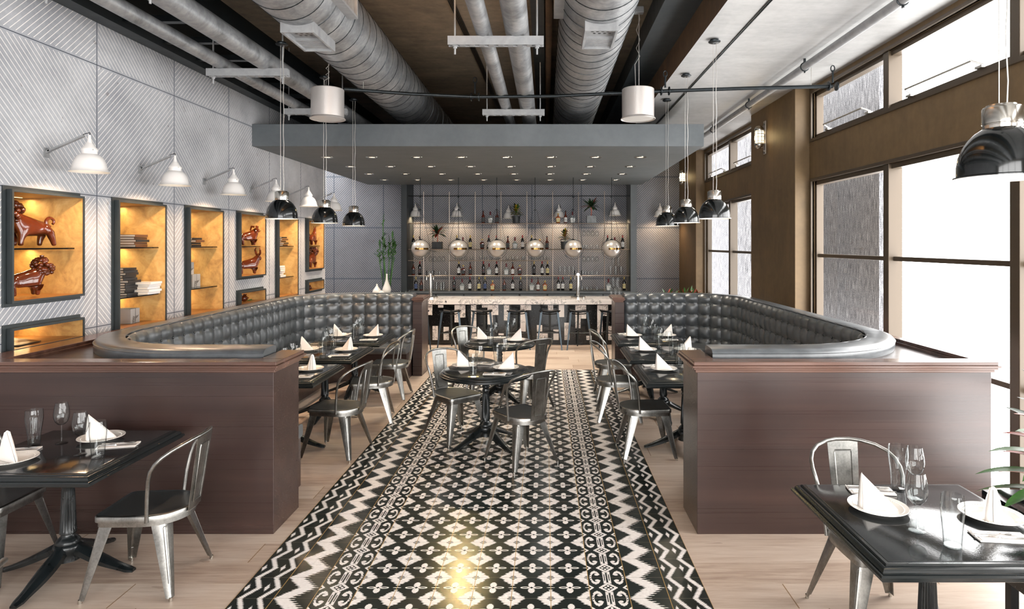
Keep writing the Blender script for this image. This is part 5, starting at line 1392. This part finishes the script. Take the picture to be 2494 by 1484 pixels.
# ================================================================== CHAIRS
def chair_proto():
    t = thing('metal_chair', '', 'chair')
    # seat outline (front +x)
    def outline(e, z):
        pts = []
        for a in range(0, 91, 15):
            r = .045; aa = math.radians(a); pts.append((.22-r+r*cos(aa)+e*cos(aa), .195-r+r*sin(aa)+e*sin(aa)))
        pts = [(x, y) for x, y in pts]
        left = [(x, y) for x, y in pts]                       # front right going to +y side
        pts2 = [(.05, .201+e), (-.03, .200+e)]
        for a in range(95, 181, 10):
            aa = math.radians(a); pts2.append((-.05+(.205+e)*cos(aa), (.20+e)*sin(aa)))
        half = left+pts2
        full = half+[(x, -y) for x, y in reversed(half) if abs(y) > 1e-4]
        return [(x, y, z) for x, y in full]
    s = MB().loft([outline(-.006, .424), outline(0, .426), outline(0, .452), outline(-.004, .459), outline(-.012, .461)], True, False, False)
    s.build('seat_rim', 'steel', t, smooth=50)
    MB().loft([outline(-.012, .461), outline(-.02, .4585), outline(-.036, .457)], True, False, True).build('seat', 'seatmetal', t, smooth=50)
    ap = MB()
    ap.loft([outline(-.014, .395), outline(-.014, .426), outline(-.02, .426), outline(-.02, .395), outline(-.014, .395)], True).build('apron', 'steel', t, smooth=50)
    # legs: folded sheet, L section
    def leg(cx, cyy, fx, fy):
        sx, sy = (1 if cx > 0 else -1), (1 if cyy > 0 else -1)
        rings = []
        for q in (0, .03, .3, .6, .88, .96):
            x, y, z = cx+(fx-cx)*q, cyy+(fy-cyy)*q, .425*(1-q)
            w = .085-.055*q; th = .0035; c = .28*w
            poly = [(0, -w), (0, -c), (-.293*c, -.293*c), (-c, 0), (-w, 0), (-w, -th), (-c-th*.2, -th), (-.293*c-th, -.293*c-th), (-th, -c-th*.2), (-th, -w)]
            rings.append([(x+sx*px, y+sy*py, z) for px, py in poly])
        mb = MB().loft(rings, True, True, True)
        lg = mb.build('leg', 'steel', t, smooth=30)
        # pressed slot along the outer fold
        x0, y0, z0 = cx+(fx-cx)*.12, cyy+(fy-cyy)*.12, .425*.88; x1, y1, z1 = cx+(fx-cx)*.78, cyy+(fy-cyy)*.78, .425*.22
        pa = Vector((x0-sx*.010, y0-sy*.010, z0)); pb = Vector((x1-sx*.006, y1-sy*.006, z1)); sd = Vector((sx, -sy, 0)).normalized()
        pts = []
        for q in range(7): a = PI*q/6; pts.append(pa+sd*.009*cos(a)+Vector((0, 0, .009*sin(a))))
        for q in range(7): a = PI+PI*q/6; pts.append(pb+sd*.006*cos(a)+Vector((0, 0, .006*sin(a))))
        MB().tube(pts, .0028, 5, True).build('slot', 'steel', lg)
        fxx, fyy = fx-sx*.011, fy-sy*.011
        MB().lathe([(.0001, 0), (.010, 0), (.010, .022), (.0001, .024)], (fxx, fyy, 0), 12).build('foot_cap', 'chrome', lg, smooth=40)
        return lg
    for a in ((.195, .172, .262, .25), (.195, -.172, .262, -.25), (-.16, .150, -.25, .25), (-.16, -.150, -.25, -.25)): leg(*a)
    b = MB().tube([(.19, .17, .385), (-.17, -.15, .385)], .005, 6).tube([(.19, -.17, .38), (-.17, .15, .38)], .005, 6)
    b.build('brace', 'steel', t)
    half = [(-.085, .202, .425), (-.088, .206, .47), (-.098, .218, .58), (-.112, .233, .67), (-.128, .243, .725), (-.155, .246, .765), (-.19, .238, .800), (-.228, .214, .830), (-.268, .168, .853), (-.30, .10, .868), (-.315, .04, .873)]
    pts = half+[(x, -y, z) for x, y, z in reversed(half)]
    MB().tube(pts, .0105, 10).build('back_hoop', 'steel', t, smooth=60)
    sp = MB(); R_ = []
    for q in (0, .12, .5, .9, 1.0):
        x = -.250-.062*q; z = .435+.428*q; w = .073+.016*q
        R_.append([(x-.0-.006*cos(PI*(j-3)/8), -w+2*w*j/6, z) for j in range(7)]+[(x+.003-.006*cos(PI*(j-3)/8), -w+2*w*j/6, z) for j in range(6, -1, -1)])
    s_ = sp.loft(R_, True, True, True).build('back_splat', 'steel', t, smooth=40)
    g = []
    for (q, y) in ((.10, -.04), (.12, -.043), (.85, -.05), (.88, -.046), (.88, .046), (.85, .05), (.12, .043), (.10, .04)):
        g.append((-.250-.062*q+.0005, y, .435+.428*q))
    MB().tube(g, .0042, 6, True).build('embossed_frame', 'steel', s_)
    MB().tube([(x-.008, y, z) for x, y, z in g], .0042, 6, True).build('embossed_frame', 'steel', s_)
    m_ = Maker(t); MAKERS.append(m_); return m_
CH = chair_proto()
rd = math.radians
for lab, x, y, a in [
    ('steel cafe chair at the right side of left foreground table', -2.35, 3.765, 183),
    ('dark steel cafe chair at left edge behind foreground table corner', -3.40, 3.86, 0),
    ('steel cafe chair cut by bottom left corner, only hoop showing', -2.22, 2.11, 183),
    ('steel cafe chair facing camera behind right foreground table', 1.72, 3.34, -88),
    ('steel cafe chair cut by bottom right corner, hoop only', 1.66, 2.22, 90),
    ('steel cafe chair at nearest table of left booth', -1.99, 6.05, 170.5),
    ('steel cafe chair at middle table of left booth', -1.98, 7.17, 191.5),
    ('steel cafe chair at farthest table of left booth', -2.04, 8.27, 180),
    ('steel cafe chair at nearest table of right booth', .945, 6.06, 2.5),
    ('steel cafe chair at middle table of right booth', .82, 7.23, -2),
    ('steel cafe chair at farthest table of right booth', .88, 8.24, 1),
    ('steel cafe chair left of the nearer round table', -.94, 6.545, -48.6),
    ('steel cafe chair right front of the nearer round table', -.227, 5.805, 127),
    ('steel cafe chair left of the farther round table', -.94, 8.37, -48.6),
    ('steel cafe chair right front of the farther round table', -.235, 7.70, 127)]:
    CH(lab, (x, y, .003 if -1.75 < x < .9 else 0), rd(a), 'steel cafe chairs')

# ================================================================== BAR STOOLS
def stool_proto():
    t = thing('bar_stool', '', 'bar stool')
    z = .70
    m_ = MB()
    c = [(-.20, -.17, z+.045), (.20, -.17, z+.045), (.155, .15, z+.03), (-.155, .15, z+.03)]
    mid = (0, 0, z-.005)
    # faceted seat: four folded ribs meeting in the middle
    e = [((c[i][0]+c[(i+1) % 4][0])*.34, (c[i][1]+c[(i+1) % 4][1])*.34, z+.008) for i in range(4)]
    vs = c+e+[mid]; fs = []
    for i in range(4): fs += [(i, 4+i, 8), (i, 8, 4+(i-1) % 4)]
    m_.add(vs, fs)
    vs2 = [(x, y, zz-.022) for x, y, zz in vs]; m_.add(vs2, [tuple(reversed(f)) for f in fs])
    for i in range(4):
        for a, b_ in ((i, 4+i), (4+i, (i+1) % 4)): m_.add([vs[a], vs[b_], vs2[b_], vs2[a]], [(0, 1, 2, 3)])
    m_.build('seat', 'blackmetal', t, smooth=0)
    feet = [(-.235, -.23), (.235, -.23), (0, .24)]
    tops = [(-.155, -.12), (.155, -.12), (0, .08)]
    for (fx, fy), (tx, ty) in zip(feet, tops):
        l = MB(); R_ = []
        for q, w in ((0, .020), (.5, .015), (1, .011)):
            x, y, zz = tx+(fx-tx)*q, ty+(fy-ty)*q, (z+.015)*(1-q)
            R_.append([(x-w, y-w, zz), (x+w, y-w, zz), (x+w, y+w*.3, zz), (x-w, y+w*.3, zz)])
        l.loft(R_, True, True, True).build('leg', 'stoolmetal', t, smooth=0)
    fr = MB(); q = .56
    P_ = [Vector((tops[i][0]+(feet[i][0]-tops[i][0])*q, tops[i][1]+(feet[i][1]-tops[i][1])*q, (z+.015)*(1-q))) for i in range(3)]
    for i in range(3): fr.tube([P_[i], P_[(i+1) % 3]], .008, 6)
    fr.build('footrest', 'blackmetal', t)
    for i in range(2):
        MB().tube([(c[i][0], c[i][1], c[i][2]-.01), (c[i][0]*.62, c[i][1]*.62, z-.03), (0, 0, z-.05)], .010, 6).build('seat_rib', 'blackmetal', t)
    m_ = Maker(t); MAKERS.append(m_); return m_
simple('stoolmetal', srgb(62, 70, 76), .3, .8)
SK_ = stool_proto()
for i, u in enumerate((1098, 1176.5, 1259.5, 1339, 1409, 1483)):
    SK_('black angular metal bar stool, %s from left at the bar' % ORD[i], (xw(u, 12.12)+(.0), 12.12, 0), rd([4, -3, 5, -2, 2, 6][i]), 'black stools at the bar')
SK_('black angular metal bar stool half hidden at left bar end', (xw(1021, 12.12), 12.12, 0), .1, 'black stools at the bar')

# ================================================================== TABLE SETTINGS
def plate_proto():
    t = thing('plate', '', 'plate')
    MB().lathe([(.0001, 0), (.075, 0), (.078, .003), (.10, .010), (.128, .019), (.131, .0205), (.130, .0225), (.10, .0145), (.082, .008), (.078, .0065), (.0001, .006)], seg=56).build('dish', 'china', t, smooth=60)
    r = MB()
    for k in range(56):
        a = 2*PI*k/56; r.ball((.109*cos(a), .109*sin(a), .0165), .0036, 6, 4, (1.2, 1.2, .5))
    r.build('rim_pattern', 'china', t)
    m_ = Maker(t); MAKERS.append(m_); return m_
def napkin_proto():
    # folded standing napkin: tall rounded spine at the origin, sloping down along +x
    t = thing('folded_napkin', '', 'napkin')
    for s in (-1, 1):
        R_ = []
        N = 12
        for i in range(N+1):
            q = i/N; x = -.012+.150*q; zt = .150*(1-q)**1.0+.003; w = (.030*(1-q)**.7+.006)
            yb = s*.0016
            ring = [(x, yb, 0), (x, yb, zt*.97)]
            for k in range(5):
                a = PI/2*k/4; ring.append((x, yb+s*w*.35*sin(a), zt*.97+zt*.03*cos(a)) if k else (x, yb+s*w*.1, zt))
            ring += [(x, yb+s*w*.75, zt*.6), (x, yb+s*w, zt*.25), (x, yb+s*w*1.05, 0)]
            R_.append(ring)
        MB().loft(R_, True, True, True).build('fold', 'napkin', t, smooth=60)
    # rounded spine
    S_ = MB(); R_ = []
    for z, w in ((0, .031), (.04, .028), (.09, .022), (.13, .016), (.15, .011), (.158, .004)):
        R_.append([(-.012-.55*w*cos(a*PI/8-PI/2)+z*.0, w*sin(a*PI/8-PI/2), z) for a in range(9)])
    S_.loft(R_, False, m=0).build('spine', 'napkin', t, smooth=70)
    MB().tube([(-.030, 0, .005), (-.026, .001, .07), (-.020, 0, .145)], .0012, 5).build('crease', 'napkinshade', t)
    m_ = Maker(t); MAKERS.append(m_); return m_
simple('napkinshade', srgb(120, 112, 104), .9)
def flat_napkin_proto():
    t = thing('napkin', '', 'napkin')
    m_ = MB(); R_ = []
    for k in range(3):
        m_.box(-.105+.004*k, .105, -.05+.002*k, .05, .0025*k, .0025*k+.0018)
    m_.build('cloth', 'napkin', t, smooth=0, bevel=.0008)
    q = MB().tube([(-.105, -.05, .004), (-.108, 0, .005), (-.105, .05, .004)], .004, 6); q.build('fold', 'napkin', t)
    mm = Maker(t); MAKERS.append(mm); return mm
def fork_proto():
    t = thing('fork', '', 'fork')
    m_ = MB().loft([[(x, -w, z), (x, w, z), (x, w*.7, z+.003), (x, -w*.7, z+.003)] for x, w, z in ((-.095, .007, 0), (-.06, .0055, .001), (0, .003, .003), (.035, .003, .004), (.045, .010, .003), (.06, .0115, .002))], True, True, True)
    m_.build('handle', 'cutlery_steel', t, smooth=50)
    p = MB()
    for y in (-.0095, -.0032, .0032, .0095): p.tube([(.058, y, .003), (.08, y, .002), (.10, y*.95, .005)], [.0019, .0017, .0008], 6)
    p.build('tines', 'cutlery_steel', t); mm = Maker(t); MAKERS.append(mm); return mm
def knife_proto():
    t = thing('knife', '', 'knife')
    MB().loft([[(x, -w, 0), (x, w, 0), (x, w*.7, h), (x, -w*.7, h)] for x, w, h in ((-.11, .0065, .004), (-.08, .006, .005), (-.02, .005, .006), (-.012, .0065, .007), (-.008, .004, .005))], True, True, True).build('handle', 'cutlery_steel', t, smooth=50)
    MB().loft([[(x, -w, 0), (x, w*.6, 0), (x, w*.6, .0014), (x, -w, .0014)] for x, w in ((-.01, .004), (.0, .009), (.06, .010), (.095, .008), (.115, .001))], True, True, True).build('blade', 'cutlery_steel', t, smooth=50)
    mm = Maker(t); MAKERS.append(mm); return mm
PL, NP, FN, FK, KN = plate_proto(), napkin_proto(), flat_napkin_proto(), fork_proto(), knife_proto()
def setting(cx, cyy, plates, cuts, glasses, where, z=ZT):
    """plates: (dx, dy, napkin angle, word); cuts: (dx, dy, angle, word); glasses: (kind, dx, dy, word)"""
    for dx, dy, a, wd in plates:
        PL('white plate %s on %s' % (wd, where), (cx+dx, cyy+dy, z), 0, 'plates')
        c_, s_ = cos(rd(a)), sin(rd(a))
        NP('folded white napkin standing on plate %s on %s' % (wd, where), (cx+dx-.055*c_, cyy+dy-.055*s_, z+.0068), rd(a), 'standing napkins')
    for dx, dy, a, wd in cuts:
        c_, s_ = cos(rd(a)), sin(rd(a))
        FN('flat napkin under cutlery, %s on %s' % (wd, where), (cx+dx, cyy+dy, z), rd(a), 'flat napkins')
        FK('steel fork on flat napkin, %s on %s' % (wd, where), (cx+dx-.018*s_-.01*c_, cyy+dy+.018*c_-.01*s_, z+.0078), rd(a), 'forks')
        KN('steel knife on flat napkin, %s on %s' % (wd, where), (cx+dx+.012*s_, cyy+dy-.012*c_, z+.0078), rd(a-2), 'knives')
    for k, dx, dy, wd in glasses:
        g, nm = {'w': (GW, 'stemmed wine glass'), 'p': (GP, 'curved beer glass'), 't': (GT, 'wide tumbler')}[k]
        g('%s, %s on %s' % (nm, wd, where), (cx+dx, cyy+dy, z), 0, nm+'s')
def booth_table(x, y, side, wh, angs):
    ST('square black pedestal table, %s in the %s booth' % (wh, side), (x, y, 0), rd(-6), 'square booth tables')
TG = [('p', 0, .30, 'back one'), ('w', .0, .18, 'behind the other wine glass'), ('w', .04, -.10, 'in front of the other wine glass'), ('t', .06, -.24, 'front one')]
for side, cx, s in (('left', -2.555, -1), ('right', 1.355, 1)):
    for wh, y in (('nearest', 6.17), ('middle', 7.31), ('farthest', 8.45)):
        o = ST('square black pedestal table, %s in the %s booth' % (wh, side), (cx, y, 0), 0, 'square booth tables')
        where = '%s %s booth table' % (wh, side)
        if side == 'left':
            pa = [(.22, .09, {'nearest': 128, 'middle': 150, 'farthest': 172}[wh], 'at aisle side'), (-.24, .09, -12, 'at bench side')]
        else:
            pa = [(-.19, .09, -8, 'at aisle side'), (.27, .09, {'nearest': 215, 'middle': 200, 'farthest': 190}[wh], 'at bench side')]
        cu = [(.25, -.23, 3, 'front right'), (-.25, .31, 3, 'back left')]
        setting(cx, y, pa, cu, TG, where)
# foreground tables
ST('square black pedestal table cut by left edge of the photo', (-2.90, 3.84, 0), 0, 'square foreground tables')
setting(-2.90, 3.84, [(.06, .20, 20, 'nearer the divider wall'), (-.17, -.21, -35, 'at left photo edge')], [(.26, .07, 14, 'right of the back plate'), (-.28, -.03, 14, 'behind the left plate')],
        [('p', -.28, .09, 'leftmost glass'), ('w', -.14, .13, 'back left'), ('w', .14, -.09, 'nearer, beside the tumbler'), ('t', .28, -.14, 'before the back plate')], 'left foreground table')
ST('square black pedestal table cut by right edge of the photo', (1.74, 2.885, 0), 0, 'square foreground tables')
setting(1.74, 2.885, [(-.18, .09, -20, 'at left'), (.29, .0, 60, 'at right photo edge')], [(-.10, .31, -8, 'behind the left plate'), (.19, -.20, -6, 'front right')],
        [('p', .06, .35, 'back one'), ('w', .07, .22, 'back one'), ('w', -.125, -.13, 'front one'), ('t', -.06, -.27, 'front one')], 'right foreground table')
# round tables
for wh, cx, y in (('nearer', -.60, 6.30), ('farther', -.595, 8.12)):
    RT('round black pedestal table on the tiled walkway, %s one' % wh, (cx, y, .003), rd(42), 'round tables')
    setting(cx, y, [(-.225, .12, -12, 'at left'), (.20, .0, 192, 'at right')], [(.11, -.26, -4, 'in front'), (-.05, .27, -18, 'at the back')],
            [('t', -.09, -.32, 'in front at left'), ('w', -.05, -.12, 'front one'), ('w', .16, .33, 'back one'), ('p', .10, .20, 'behind the plates')], '%s round table' % wh, ZT+.003)
for mk in MAKERS: mk.finish()
